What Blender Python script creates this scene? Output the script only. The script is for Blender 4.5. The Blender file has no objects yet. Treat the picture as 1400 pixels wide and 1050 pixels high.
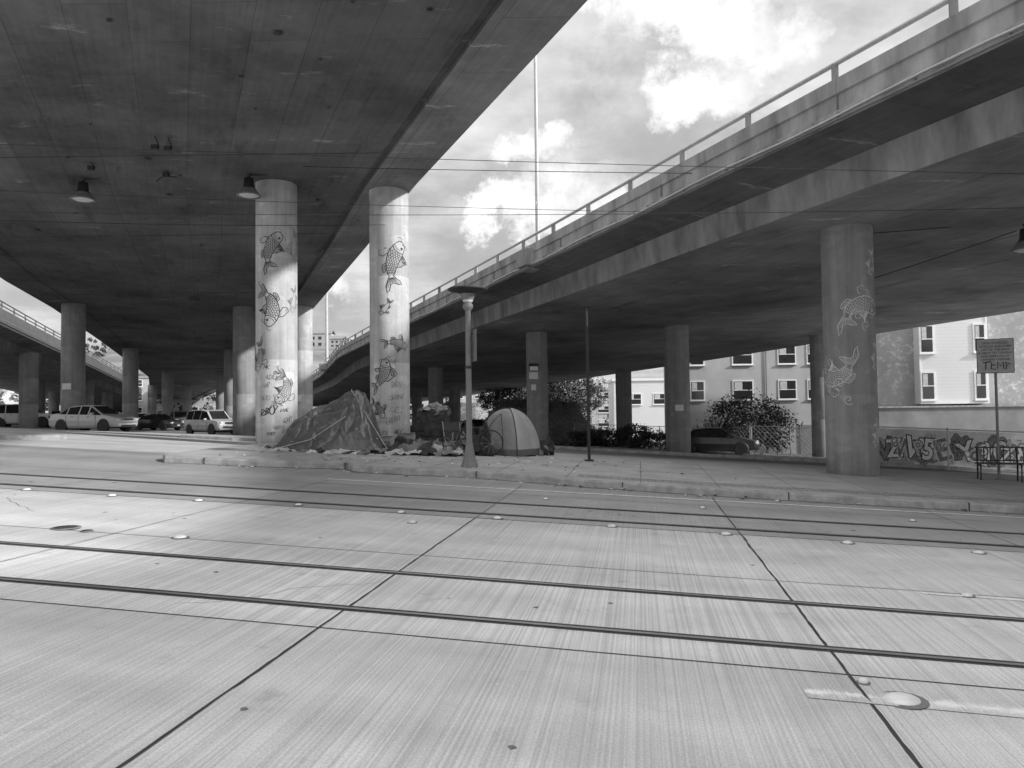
import bpy, bmesh, math, random
from mathutils import Vector, Matrix, noise
random.seed(7)
C=math.cos(math.radians(9.3)); SN=math.sin(math.radians(9.3))
def st(X,Y): return C*X-SN*Y, SN*X+C*Y
def xy(s,t): return C*s+SN*t, -SN*s+C*t
G=[(-400,-2.0),(-60,-0.6),(0,0),(20,.2),(24,.18),(30,.06),(40,-.35),(50,-.8),(60,-1.2),(75,-1.5),(100,-1.6),(3000,-1.6)]
def g(t):
    for a,b in zip(G,G[1:]):
        if t<=b[0]: return a[1]+(b[1]-a[1])*(t-a[0])/(b[0]-a[0])
    return G[-1][1]
def sm(x): x=max(0,min(1,x)); return x*x*(3-2*x)
def Tst(s,t):
    base=-1.7-0.0512*90*math.tanh(s/90)+g(t)
    if t>24: base-=0.25*sm((-s-14)/14)*sm((t-24)/12)
    return base
def T(X,Y): return Tst(*st(X,Y))
scene=bpy.context.scene
col=scene.collection

# ------------------------------------------------------------------ materials
def newmat(name):
    m=bpy.data.materials.new(name); m.use_nodes=True
    nt=m.node_tree; b=nt.nodes['Principled BSDF']
    return m,nt,b
def N(nt,t,**k):
    n=nt.nodes.new(t)
    for a,v in k.items(): setattr(n,a,v)
    return n
def grey(v): return (v,v,v,1)
def mat(name,lo,hi=None,rough=0.8,scale=3.0,bump=0.0,bscale=40.,metal=0.0,coord='Object',stretch=(1,1,1),spec=0.3,detail=5,bdist=.02):
    if hi is None: hi=lo*1.25
    m,nt,b=newmat(name)
    tc=N(nt,'ShaderNodeTexCoord'); mp=N(nt,'ShaderNodeMapping'); mp.inputs['Scale'].default_value=stretch
    nt.links.new(tc.outputs[coord],mp.inputs[0])
    n1=N(nt,'ShaderNodeTexNoise'); n1.inputs['Scale'].default_value=scale; n1.inputs['Detail'].default_value=detail; n1.inputs['Roughness'].default_value=.62
    nt.links.new(mp.outputs[0],n1.inputs['Vector'])
    cr=N(nt,'ShaderNodeValToRGB'); cr.color_ramp.elements[0].position=.3; cr.color_ramp.elements[1].position=.7
    cr.color_ramp.elements[0].color=grey(lo); cr.color_ramp.elements[1].color=grey(hi)
    nt.links.new(n1.outputs['Fac'],cr.inputs[0])
    nt.links.new(cr.outputs[0],b.inputs['Base Color'])
    b.inputs['Roughness'].default_value=rough; b.inputs['Metallic'].default_value=metal
    b.inputs['Specular IOR Level'].default_value=spec
    if bump>0:
        n2=N(nt,'ShaderNodeTexNoise'); n2.inputs['Scale'].default_value=bscale; n2.inputs['Detail'].default_value=2
        nt.links.new(mp.outputs[0],n2.inputs['Vector'])
        bp=N(nt,'ShaderNodeBump'); bp.inputs['Strength'].default_value=bump; bp.inputs['Distance'].default_value=bdist
        nt.links.new(n2.outputs['Fac'],bp.inputs['Height']); nt.links.new(bp.outputs[0],b.inputs['Normal'])
    return m
def mth(nt,op,a,b=None,c=None,clamp=False):
    n=N(nt,'ShaderNodeMath',operation=op); n.use_clamp=clamp
    for i,v in enumerate((a,b,c)):
        if v is None: continue
        if isinstance(v,(int,float)): n.inputs[i].default_value=v
        else: nt.links.new(v,n.inputs[i])
    return n.outputs[0]
def noi(nt,vec,scale,detail=6,rough=.6,stretch=None):
    if stretch:
        mp=N(nt,'ShaderNodeMapping'); mp.inputs['Scale'].default_value=stretch
        nt.links.new(vec,mp.inputs[0]); vec=mp.outputs[0]
    n=N(nt,'ShaderNodeTexNoise'); n.inputs['Scale'].default_value=scale; n.inputs['Detail'].default_value=detail; n.inputs['Roughness'].default_value=rough
    nt.links.new(vec,n.inputs['Vector']); return n.outputs['Fac']
def ramp(nt,v,p0,p1,a=0.,b=1.):
    n=N(nt,'ShaderNodeMapRange'); n.clamp=True
    n.inputs['From Min'].default_value=p0; n.inputs['From Max'].default_value=p1
    n.inputs['To Min'].default_value=a; n.inputs['To Max'].default_value=b
    nt.links.new(v,n.inputs['Value']); return n.outputs['Result']
def tocol(nt,x):
    cb=N(nt,'ShaderNodeCombineColor')
    for i in range(3): nt.links.new(x,cb.inputs[i])
    return cb.outputs[0]

def road_value(nt,v,base,groove):
    mid=ramp(nt,noi(nt,v,.7,7,.68,(1,1,0)),.3,.7,.82,1.12)
    fine=ramp(nt,noi(nt,v,75,1,.6,(1,1,0)),.25,.75,.82,1.15)
    t1=ramp(nt,noi(nt,v,1.0,1,.5,(62,.22,0)),.35,.65,1-.17*groove,1+.10*groove)
    t2=ramp(nt,noi(nt,v,1.0,1,.5,(11,.10,0)),.35,.65,1-.04*groove,1+.04*groove)
    lane=ramp(nt,noi(nt,v,1.0,2,.5,(.06,1.1,0)),.3,.7,.86,1.08)
    stn=ramp(nt,noi(nt,v,2.1,4,.7,(1,1,0)),.60,.72,1.,.80)
    # each cast slab has its own tone
    sp=N(nt,'ShaderNodeSeparateXYZ'); nt.links.new(v,sp.inputs[0])
    a=mth(nt,'FLOOR',mth(nt,'DIVIDE',mth(nt,'ADD',sp.outputs[0],2.3),3.6)); c_=mth(nt,'FLOOR',mth(nt,'DIVIDE',sp.outputs[1],2.675))
    cx_=N(nt,'ShaderNodeCombineXYZ'); nt.links.new(a,cx_.inputs[0]); nt.links.new(c_,cx_.inputs[1])
    wn=N(nt,'ShaderNodeTexWhiteNoise'); wn.noise_dimensions='2D'; nt.links.new(cx_.outputs[0],wn.inputs['Vector'])
    slab=ramp(nt,wn.outputs['Value'],0,1,.93,1.05)
    x=mth(nt,'MULTIPLY',mid,fine)
    for q in (t1,t2,lane,stn,slab): x=mth(nt,'MULTIPLY',x,q)
    return mth(nt,'MULTIPLY',x,base)
def road_material(name,base,groove=1.0):
    m,nt,b=newmat(name)
    tc=N(nt,'ShaderNodeTexCoord'); v=tc.outputs['Object']
    x=road_value(nt,v,base,groove)
    nt.links.new(tocol(nt,x),b.inputs['Base Color'])
    b.inputs['Roughness'].default_value=.72; b.inputs['Specular IOR Level'].default_value=.35
    bp=N(nt,'ShaderNodeBump'); bp.inputs['Strength'].default_value=.4; bp.inputs['Distance'].default_value=.006
    nt.links.new(noi(nt,v,1.0,0,.5,(62,.22 if groove>.4 else 62,0)),bp.inputs['Height']); nt.links.new(bp.outputs[0],b.inputs['Normal'])
    return m

def soffit_material(name,base,panel=(3.0,1.2)):
    m,nt,b=newmat(name)
    tc=N(nt,'ShaderNodeTexCoord'); v=tc.outputs['UV']; o=tc.outputs['Object']
    br=N(nt,'ShaderNodeTexBrick'); br.offset=0.5
    br.inputs['Scale'].default_value=1.0; br.inputs['Mortar Size'].default_value=.010; br.inputs['Mortar Smooth'].default_value=.3
    br.inputs['Brick Width'].default_value=panel[0]; br.inputs['Row Height'].default_value=panel[1]
    br.inputs['Color1'].default_value=grey(.90); br.inputs['Color2'].default_value=grey(1.07); br.inputs['Mortar'].default_value=grey(.62)
    nt.links.new(v,br.inputs['Vector'])
    bw=N(nt,'ShaderNodeRGBToBW'); nt.links.new(br.outputs['Color'],bw.inputs[0])
    big=ramp(nt,noi(nt,o,.18,7,.72),.32,.68,.5,1.45)
    board=ramp(nt,noi(nt,v,1.0,2,.6,(.3,9,0)),.3,.7,.91,1.09)
    st1=ramp(nt,noi(nt,v,1.0,6,.72,(1.6,.5,0)),.61,.68,0.,1.0)
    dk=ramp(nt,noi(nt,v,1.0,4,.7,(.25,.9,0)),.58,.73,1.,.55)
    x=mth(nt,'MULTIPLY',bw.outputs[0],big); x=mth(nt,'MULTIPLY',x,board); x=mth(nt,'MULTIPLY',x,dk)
    x=mth(nt,'MULTIPLY',x,mth(nt,'ADD',st1,1.0)); x=mth(nt,'MULTIPLY',x,base)
    nt.links.new(tocol(nt,x),b.inputs['Base Color']); b.inputs['Roughness'].default_value=.85; b.inputs['Specular IOR Level'].default_value=.2
    return m

def column_material(name,base):
    m,nt,b=newmat(name)
    tc=N(nt,'ShaderNodeTexCoord'); o=tc.outputs['Object']
    big=ramp(nt,noi(nt,o,.9,6,.68),.3,.7,.76,1.15)
    streak=ramp(nt,noi(nt,o,1.0,4,.65,(6,6,.25)),.3,.7,.78,1.12)
    fine=ramp(nt,noi(nt,o,45,1,.6),.3,.7,.91,1.07)
    sep=N(nt,'ShaderNodeSeparateXYZ'); nt.links.new(o,sep.inputs[0])
    zz=mth(nt,'ADD',sep.outputs[2],mth(nt,'MULTIPLY',noi(nt,o,2.5,4,.7),.9))
    grime=ramp(nt,zz,.35,1.3,.5,1.)
    patch=ramp(nt,noi(nt,o,1.6,2,.4,(1,1,1.6)),.60,.62,1.,1.13)
    x=mth(nt,'MULTIPLY',big,streak)
    for q in (fine,grime,patch): x=mth(nt,'MULTIPLY',x,q)
    x=mth(nt,'MULTIPLY',x,base)
    nt.links.new(tocol(nt,x),b.inputs['Base Color']); b.inputs['Roughness'].default_value=.8
    return m

M={}
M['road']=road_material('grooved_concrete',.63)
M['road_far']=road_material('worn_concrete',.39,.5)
M['drive']=road_material('driveway_concrete',.60,.0)
M['terrain']=mat('lot_asphalt',.17,.27,.9,.6)
M['walk']=mat('sidewalk_concrete',.33,.50,.85,1.3,detail=8)
M['kerb']=mat('kerb_concrete',.24,.46,.85,4,.3,60)
M['tar']=mat('joint_tar',.035,.06,.7,8)
M['seam']=mat('seam',.14,.22,.8,8)
M['steel_rail']=mat('rail_steel',.30,.45,.4,3,0,40,.6)
M['marker']=mat('ceramic_marker',.6,.85,.4,9)
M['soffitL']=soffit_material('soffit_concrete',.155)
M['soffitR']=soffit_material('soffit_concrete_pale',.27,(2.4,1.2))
M['parapet']=mat('parapet_concrete',.15,.42,.85,1.6,.3,30,stretch=(1,1,.3),detail=8)
M['colA']=column_material('column_concrete',.54)
M['colB']=column_material('column_concrete_grey',.30)
M['galv']=mat('galvanised_steel',.38,.5,.45,5,0,40,.3)
M['dark']=mat('dark_paint',.03,.05,.5,5)
M['mid']=mat('grey_paint',.18,.24,.5,5)
M['ink']=mat('black_marker_paint',.03,.08,.7,9)
M['inkw']=mat('pale_marker_paint',.62,.8,.7,9)
M['inkg']=mat('grey_marker_paint',.16,.28,.7,9)
M['white']=mat('white_enamel',.72,.82,.4,3)
M['wallw']=mat('painted_wall',.5,.8,.8,1.5,detail=8)
M['panel']=mat('weathered_sign_panel',.36,.48,.5,4)
M['glass']=mat('dark_glass',.02,.035,.08,3,spec=.6)
M['rubber']=mat('tyre_rubber',.02,.035,.85,12)
M['tarp']=mat('tarp_fabric',.09,.15,.28,2.5,.8,7,spec=.7,bdist=.05)
M['tarp2']=mat('dark_fabric',.04,.08,.8,6,.6,12)
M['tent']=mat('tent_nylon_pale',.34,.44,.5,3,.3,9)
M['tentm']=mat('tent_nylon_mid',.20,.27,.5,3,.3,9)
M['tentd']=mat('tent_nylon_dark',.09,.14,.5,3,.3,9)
M['cloth1']=mat('cloth_pale',.38,.6,.9,6,.7,14)
M['cloth2']=mat('cloth_grey',.14,.26,.9,6,.7,14)
M['cloth3']=mat('cloth_dark',.03,.07,.9,6,.7,14)
M['card']=mat('cardboard',.35,.42,.9,4)
M['leaf']=mat('foliage_dark',.04,.11,.7,1.5,detail=2)
M['leafl']=mat('foliage_light',.16,.32,.7,1.5,detail=2)
M['bark']=mat('bark',.06,.12,.9,8)
M['grass']=mat('grass_bank',.16,.36,.9,3,.8,20)

# ------------------------------------------------------------------ mesh helpers
def link(o,parent=None):
    col.objects.link(o)
    if parent: o.parent=parent
    return o
def empty(name,loc=(0,0,0),rz=0):
    e=bpy.data.objects.new(name,None); e.empty_display_size=.3; e.location=loc; e.rotation_euler=(0,0,rz); return link(e)
class MB:
    def __init__(s): s.v=[];s.f=[];s.m=[];s.sm=[];s.mats=[];s.uv=None
    def mi(s,m):
        m=M[m] if isinstance(m,str) else m
        if m not in s.mats: s.mats.append(m)
        return s.mats.index(m)
    def add(s,vs,fs,m,smooth=False):
        o=len(s.v); s.v+= [tuple(v) for v in vs]; k=s.mi(m)
        for f in fs: s.f.append([o+i for i in f]); s.m.append(k); s.sm.append(smooth)
    def box(s,cx,cy,cz,sx,sy,sz,m,rz=0,mtx=None):
        vs=[]
        for x in(-.5,.5):
            for y in(-.5,.5):
                for z in(-.5,.5):
                    a,b=x*sx,y*sy
                    vs.append((cx+a*math.cos(rz)-b*math.sin(rz),cy+a*math.sin(rz)+b*math.cos(rz),cz+z*sz))
        if mtx: vs=[mtx@Vector(v) for v in vs]
        s.add(vs,[(0,1,3,2),(4,6,7,5),(0,4,5,1),(2,3,7,6),(0,2,6,4),(1,5,7,3)],m)
    def lathe(s,prof,m,seg=24,org=(0,0,0),axis=None,smooth=True,cap=True):
        o=Vector(org); vs=[];fs=[]
        q=Vector(axis).normalized().to_track_quat('Z','Y') if axis else None
        for r,z in prof:
            for i in range(seg):
                a=2*math.pi*i/seg; p=Vector((r*math.cos(a),r*math.sin(a),z))
                if q: p=q@p
                vs.append(o+p)
        for j in range(len(prof)-1):
            for i in range(seg):
                k=(i+1)%seg; fs.append((j*seg+i,j*seg+k,(j+1)*seg+k,(j+1)*seg+i))
        s.add(vs,fs,m,smooth)
        if cap:
            s.add(vs[:seg],[tuple(range(seg))[::-1]],m); s.add(vs[-seg:],[tuple(range(seg))],m)
    def tube(s,pts,r,m,seg=6):
        pts=[Vector(p) for p in pts]; vs=[];fs=[]
        for i,p in enumerate(pts):
            d=(pts[min(i+1,len(pts)-1)]-pts[max(i-1,0)]).normalized()
            up=Vector((0,0,1)) if abs(d.z)<.9 else Vector((1,0,0))
            a=d.cross(up).normalized(); b=d.cross(a)
            for k in range(seg):
                t=2*math.pi*k/seg; vs.append(p+a*r*math.cos(t)+b*r*math.sin(t))
        for i in range(len(pts)-1):
            for k in range(seg):
                l=(k+1)%seg; fs.append((i*seg+k,i*seg+l,(i+1)*seg+l,(i+1)*seg+k))
        s.add(vs,fs,m,True)
    def obj(s,name,parent=None,loc=(0,0,0),rz=0,bevel=0):
        me=bpy.data.meshes.new(name); me.from_pydata(s.v,[],s.f)
        for m in s.mats: me.materials.append(m)
        for p,k,q in zip(me.polygons,s.m,s.sm): p.material_index=k; p.use_smooth=q
        if s.uv:
            ul=me.uv_layers.new(name='UVMap')
            for p in me.polygons:
                for li in p.loop_indices: ul.data[li].uv=s.uv[me.loops[li].vertex_index]
        me.update()
        o=bpy.data.objects.new(name,me); o.location=loc; o.rotation_euler=(0,0,rz); link(o,parent)
        if bevel:
            md=o.modifiers.new('b','BEVEL'); md.width=bevel; md.segments=2; md.limit_method='ANGLE'
        return o
def text(body,name,parent,mtx,size,m,offset=0.,align='CENTER'):
    c=bpy.data.curves.new(name,'FONT'); c.body=body; c.size=size; c.offset=offset; c.align_x=align; c.align_y='CENTER'; c.resolution_u=3
    o=bpy.data.objects.new(name+'_tmp',c); col.objects.link(o)
    bpy.context.view_layer.update()
    me=bpy.data.meshes.new_from_object(o.evaluated_get(bpy.context.evaluated_depsgraph_get())); bpy.data.objects.remove(o)
    me.materials.clear(); me.materials.append(M[m]); me.name=name
    q=bpy.data.objects.new(name,me); link(q,parent); q.matrix_local=mtx
    return q
RZ=-math.radians(9.3)
# ------------------------------------------------------------------ ground
def frange(a,b,d):
    o=[];x=a
    while x<b-1e-6: o.append(x); x+=d
    o.append(b); return o
def sheet(name,ss,ts,zoff,m,parent=None,smooth=True):
    b=MB(); vs=[(s,t,Tst(s,t)+zoff) for t in ts for s in ss]; n=len(ss)
    fs=[(j*n+i,j*n+i+1,(j+1)*n+i+1,(j+1)*n+i) for j in range(len(ts)-1) for i in range(n-1)]
    b.add(vs,fs,m,smooth); return b.obj(name,parent,rz=RZ)
ss=[-3000,-1200,-500,-250,-150,-110]+frange(-90,60,1.5)+[75,100,150,250,500,1200,3000]
ts=[-1500,-500,-200,-100,-60,-40]+frange(-30,100,1.0)+[110,130,160,220,300,500,1000,3000]
sheet('ground',ss,ts,-.012,'terrain')
sheet('road',frange(-90,60,1.5),frange(-14,10.7-.0,.95),0.0,'road')
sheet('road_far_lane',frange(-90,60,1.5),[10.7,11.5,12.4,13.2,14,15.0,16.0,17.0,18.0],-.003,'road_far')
sheet('driveway',frange(-60,-10.5,1.5),[18,19,20,21,22,23,24,25,26,27,28,29,30,31],-.0035,'drive')
def strip_s(b,t,w,z,m,s0=-80,s1=50,t1=None):
    ssx=frange(s0,s1,2.0); vs=[]
    for s in ssx:
        vs.append((s,t-w/2,Tst(s,t)+z)); vs.append((s,t+w/2,Tst(s,t)+z))
    b.add(vs,[(2*i,2*i+2,2*i+3,2*i+1) for i in range(len(ssx)-1)],m)
def wob(a,b): return noise.noise(Vector((a*1.7,b*1.3,3.1)))
def strip_t(b,s,w,z,m,t0,t1,wb=0.006):
    tsx=frange(t0,t1,.12); vs=[]
    for t in tsx:
        e=wob(s,t)*wb+wob(s*2,t*6)*wb*.5; ww=w*(1+.6*wob(s*3,t*5))
        vs.append((s-ww/2+e,t,Tst(s,t)+z)); vs.append((s+ww/2+e,t,Tst(s,t)+z))
    b.add(vs,[(2*i,2*i+1,2*i+3,2*i+2) for i in range(len(tsx)-1)],m)
b=MB()
for s in (-16.7,-13.1,-9.5,-5.9,4.9,8.5,12.1): strip_t(b,s,.014,.004,'seam',-6,14.6)
strip_t(b,-2.3,.02,.004,'tar',-6,10.7,.012); strip_t(b,1.3,.022,.004,'tar',-6,10.7,.012); strip_t(b,1.3,.016,.004,'tar',10.7,14.8); strip_t(b,-2.3,.018,.004,'seam',10.7,15)
strip_s(b,5.33,.014,.004,'tar'); strip_s(b,8.0,.012,.004,'tar'); strip_s(b,10.7,.025,.004,'tar'); strip_s(b,2.2,.014,.004,'seam'); strip_s(b,13.6,.02,.004,'seam')
b.obj('road_joint_seams',rz=RZ)
# hairline cracks and drips of old asphalt
b=MB(); rnd=random.Random(41)
for (s,t,n_,a0) in ((-3.6,5.6,26,.7),(-7.8,9,30,2.4),(3.4,9.2,22,-.4),(-5.2,12.0,24,.2),(2.6,11.9,26,2.9),(6.5,9.5,20,2.0)):
    P=[(s,t)]; a=a0
    for i in range(n_):
        a+=rnd.uniform(-.5,.5); a=a0+(a-a0)*.8; P.append((P[-1][0]+.07*math.cos(a),P[-1][1]+.07*math.sin(a)))
    vs=[]
    for i,(x,y) in enumerate(P):
        w_=.0035*(1-abs(i/n_-.4)); vs+=[(x-w_*math.sin(a0),y+w_*math.cos(a0),Tst(x,y)+.003),(x+w_*math.sin(a0),y-w_*math.cos(a0),Tst(x,y)+.003)]
    b.add(vs,[(2*i,2*i+1,2*i+3,2*i+2) for i in range(len(P)-1)],'tar')
for i in range(60):
    s=rnd.uniform(-12,8); t=rnd.choice([3.7,6.5,9.3,11.8])+rnd.gauss(0,.35); r=rnd.uniform(.008,.035)
    b.add([(s+r*math.cos(q*.785)*(1+.3*math.sin(q*2+i)),t+r*math.sin(q*.785)*(1+.3*math.cos(q*3+i)),Tst(s,t)+.003) for q in range(8)],[tuple(range(8))],'seam')
b.obj('road_cracks_and_spots',rz=RZ)
b=MB()
for t in (5.86,7.15,11.17,12.39):
    strip_s(b,t,.135,.006,'seam'); strip_s(b,t+.028,.034,.010,'tar'); strip_s(b,t-.022,.045,.013,'steel_rail'); strip_s(b,t-.055,.012,.010,'tar')
b.obj('streetcar_rails',rz=RZ)
b=MB()
for (s,t,r) in [(-5.1,8.02,.07),(-3.0,9.99,.05),(-2.0,10.79,.06),(-.4,10.7,.06),(1.1,10.65,.065),(2.6,10.56,.065),(4.1,10.44,.065),(5.6,10.4,.07),(3.0,7.93,.05),(1.5,4.95,.10),(-5.0,10.86,.05),(-6.5,10.69,.06),(-3.4,10.77,.05),(-1.6,13.17,.04),(1.0,13.19,.04),(-7.9,10.65,.06),(-9.4,10.7,.06),(1.35,5.2,.03),(4.2,13.1,.04)]:
    z=Tst(s,t)
    b.lathe([(r*1.45,-.0),(r*1.4,.003),(.001,.003)],'seam',16,(s,t,z+.003))
    b.lathe([(r,0),(r*.93,.010),(r*.6,.022),(r*.2,.026),(0.001,.026)],'marker',16,(s,t,z+.007))
b.obj('raised_road_markers',rz=RZ)
mp_,nt,bs=newmat('worn_stripe'); tc=N(nt,'ShaderNodeTexCoord'); v=tc.outputs['Object']
rv=road_value(nt,v,.63,1.0)
sep=N(nt,'ShaderNodeSeparateXYZ'); nt.links.new(v,sep.inputs[0])
dists=None
for tcn in (4.95,7.93,14.35):
    d=mth(nt,'ABSOLUTE',mth(nt,'SUBTRACT',sep.outputs[1],tcn)); dists=d if dists is None else mth(nt,'MINIMUM',dists,d)
edge_=ramp(nt,dists,.0,.11,.13,-.17)
msk=ramp(nt,mth(nt,'ADD',mth(nt,'ADD',noi(nt,v,7,7,.78,(1,1,0)),edge_),mth(nt,'MULTIPLY',noi(nt,v,1.0,2,.5,(62,.8,0)),.4)),.66,.84,0,1)
mx=mth(nt,'ADD',mth(nt,'MULTIPLY',rv,mth(nt,'SUBTRACT',1.0,msk)),mth(nt,'MULTIPLY',msk,.82))
nt.links.new(tocol(nt,mx),bs.inputs['Base Color']); bs.inputs['Roughness'].default_value=.7
b=MB(); strip_s(b,4.95,.22,.0035,mp_,.95,3.8); strip_s(b,7.93,.1,.0035,mp_,2.6,4.6); strip_s(b,4.95,.22,.0035,mp_,8,11); strip_s(b,14.35,.14,.003,mp_,-6,16)
b.obj('lane_stripe',rz=RZ)
b=MB()
for (s,t,r) in [(-6.6,8.1,.16),(-6.25,8.0,.07)]:
    b.lathe([(r,.0),(r,.008),(.001,.008)],'seam',24,(s,t,Tst(s,t)+.004)); b.lathe([(r*.82,.0),(r*.82,.004),(.001,.004)],'tar',24,(s,t,Tst(s,t)+.014))
b.obj('manhole_cover',rz=RZ)

front=[(-10.9,18.5),(-10.75,16.2),(-10.4,15.75),(-8.3,15.95),(-6.4,16.4),(-6.1,15.95),(-5.6,15.85),(-3.6,16.0),(-2.4,15.75),(-1.3,15.45),(0.4,15.2),(2.2,15.06),(6.6,14.95),(60,14.9)]
def ftf(s):
    for a,c2 in zip(front,front[1:]):
        if s<=c2[0]: return a[1]+(c2[1]-a[1])*(s-a[0])/(c2[0]-a[0])
    return 14.9
KH=.13
def walkz(s,t):
    f=ftf(s) if s>-10.9 else 99
    if t<f: return Tst(s,t)
    return Tst(s,t)+KH*(1-sm((t-21.5)/4.5))
def GZ(X,Y):
    s,t=st(X,Y)
    return walkz(s,t)
ssx=sorted(set([-10.9,-10.75,-10.4,-8.3,-6.4,-6.1,-5.6,-3.6,-2.4,-1.3,.4,2.2,6.6]+[x for x in frange(-10,60,.75) if x>-10.3]))
b=MB(); nrow=14; vs=[]
KW=.16
for s in ssx:
    f=ftf(s)+KW
    for j in range(nrow+1):
        t=f+(27-f)*j/nrow; vs.append((s,t,Tst(s,t)+KH*(1-sm((t-21.5)/5.0))+.002))
n=nrow+1
b.add(vs,[(i*n+j,(i+1)*n+j,(i+1)*n+j+1,i*n+j+1) for i in range(len(ssx)-1) for j in range(nrow)],'walk',True)
b.obj('sidewalk',rz=RZ)
b=MB(); vs=[]
for s in ssx:
    f=ftf(s); z=Tst(s,f)
    vs+=[(s,f,z-.05),(s,f+.015,z+KH-.02),(s,f+.035,z+KH+.006),(s,f+KW,z+KH+.006),(s,f+KW,z-.05)]
b.add(vs,[(i*5+j,(i+1)*5+j,(i+1)*5+j+1,i*5+j+1) for i in range(len(ssx)-1) for j in range(4)],'kerb')
for s in frange(-9.5,40,3.05):
    f=ftf(s); b.box(s,f+.07,Tst(s,f)+KH/2+.0,.014,.16,KH+.02,'tar')
b.obj('kerb',rz=RZ)
b=MB(); vs=[]
for s in ssx:
    f=ftf(s); w=.10+.07*wob(s*.9,2); vs+=[(s,f-w,Tst(s,f-w)+.001),(s,f+.004,Tst(s,f)+.001)]
b.add(vs,[(2*i,2*i+2,2*i+3,2*i+1) for i in range(len(ssx)-1)],'seam'); b.obj('gutter_dirt',rz=RZ)
b=MB()
for s in frange(-9,40,1.5):
    f=ftf(s)+.2; tsx=frange(f,21.3,.9)
    vs=[]
    for t in tsx:
        z=Tst(s,t)+KH*(1-sm((t-21.5)/5.0))+.006; vs+=[(s-.008,t,z),(s+.008,t,z)]
    b.add(vs,[(2*i,2*i+1,2*i+3,2*i+2) for i in range(len(tsx)-1)],'seam')
for t0 in (.55,1.15,2.9,4.4):
    vs=[]
    q=[s for s in ssx if s>-5.5]
    for s in q:
        t=ftf(s)+t0; z=Tst(s,t)+KH+.006; vs+=[(s,t-.01,z),(s,t+.01,z)]
    b.add(vs,[(2*i,2*i+2,2*i+3,2*i+1) for i in range(len(q)-1)],'seam')
b.obj('sidewalk_joints',rz=RZ)
mb,nt,bs=newmat('paver_band'); tc=N(nt,'ShaderNodeTexCoord'); br=N(nt,'ShaderNodeTexBrick'); br.inputs['Scale'].default_value=1; br.inputs['Brick Width'].default_value=.3; br.inputs['Row Height'].default_value=.15
br.inputs['Mortar Size'].default_value=.012; br.inputs['Color1'].default_value=grey(.26); br.inputs['Color2'].default_value=grey(.38); br.inputs['Mortar'].default_value=grey(.14)
nt.links.new(tc.outputs['Object'],br.inputs[0]); nt.links.new(br.outputs[0],bs.inputs['Base Color']); bs.inputs['Roughness'].default_value=.85
b=MB(); vs=[]; q=[s for s in ssx if s>-1.4]
for s in q:
    for dt in (.58,1.12): t=ftf(s)+dt; vs.append((s,t,Tst(s,t)+KH+.0045))
b.add(vs,[(2*i,2*i+2,2*i+3,2*i+1) for i in range(len(q)-1)],mb); b.obj('sidewalk_paver_band',rz=RZ)
b=MB(); rnd=random.Random(77)
for i in range(330):
    if i<230: s=rnd.gauss(-5,2.8); t=rnd.uniform(16.6,21.5)
    else: s=rnd.uniform(-9,9); t=ftf(s)-rnd.uniform(.02,.5)**1
    if s<-10: continue
    z=walkz(s,t)+.012; a=rnd.uniform(0,6.28); w=rnd.uniform(.015,.065)
    b.add([(s+w*math.cos(a),t+w*math.sin(a),z+rnd.uniform(0,.03)),(s-w*math.sin(a),t+w*math.cos(a)*.7,z),(s-w*math.cos(a),t-w*math.sin(a),z+rnd.uniform(0,.03)),(s+w*math.sin(a),t-w*math.cos(a)*.7,z)],[(0,1,2,3)],rnd.choice(['white','cloth3','cloth2','cloth1']))
b.obj('street_litter',rz=RZ)
def kerbline(name,pts,w=.16,h=.13,m='kerb'):
    b=MB(); vs=[]; P=[Vector(p) for p in pts]
    Q=[]
    for a,c2 in zip(P,P[1:]):
        k=max(1,int((c2-a).length/1.0))
        for i in range(k): Q.append(a.lerp(c2,i/k))
    Q.append(P[-1])
    for i,p in enumerate(Q):
        d=(Q[min(i+1,len(Q)-1)]-Q[max(0,i-1)]).normalized(); nrm=Vector((-d.y,d.x))
        for off,zz in ((-w/2,-.05),(-w/2+.01,h-.015),(-w/2+.03,h),(w/2-.03,h),(w/2,-.05)):
            q=p+nrm*off; vs.append((q.x,q.y,T(q.x,q.y)+zz))
    b.add(vs,[(i*5+j,(i+1)*5+j,(i+1)*5+j+1,i*5+j+1) for i in range(len(Q)-1) for j in range(4)],m)
    b.obj(name)
kerbline('driveway_kerb',[(-30,23.5),(-20,22.2),(-15.5,21.8),(-14.2,22.4),(-13.6,23.6)])
kerbline('driveway_kerb',[(1.5,37),(4,33),(7,31),(11,29.3),(15,27),(24,24.2)],.35,.12)
kerbline('driveway_kerb',[(5,52),(9,44),(13,40),(19,37),(30,34)],.3,.12)
kerbline('driveway_kerb',[(-11.5,27),(-9.5,26.4),(-5,27.5)],.2,.1)

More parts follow.
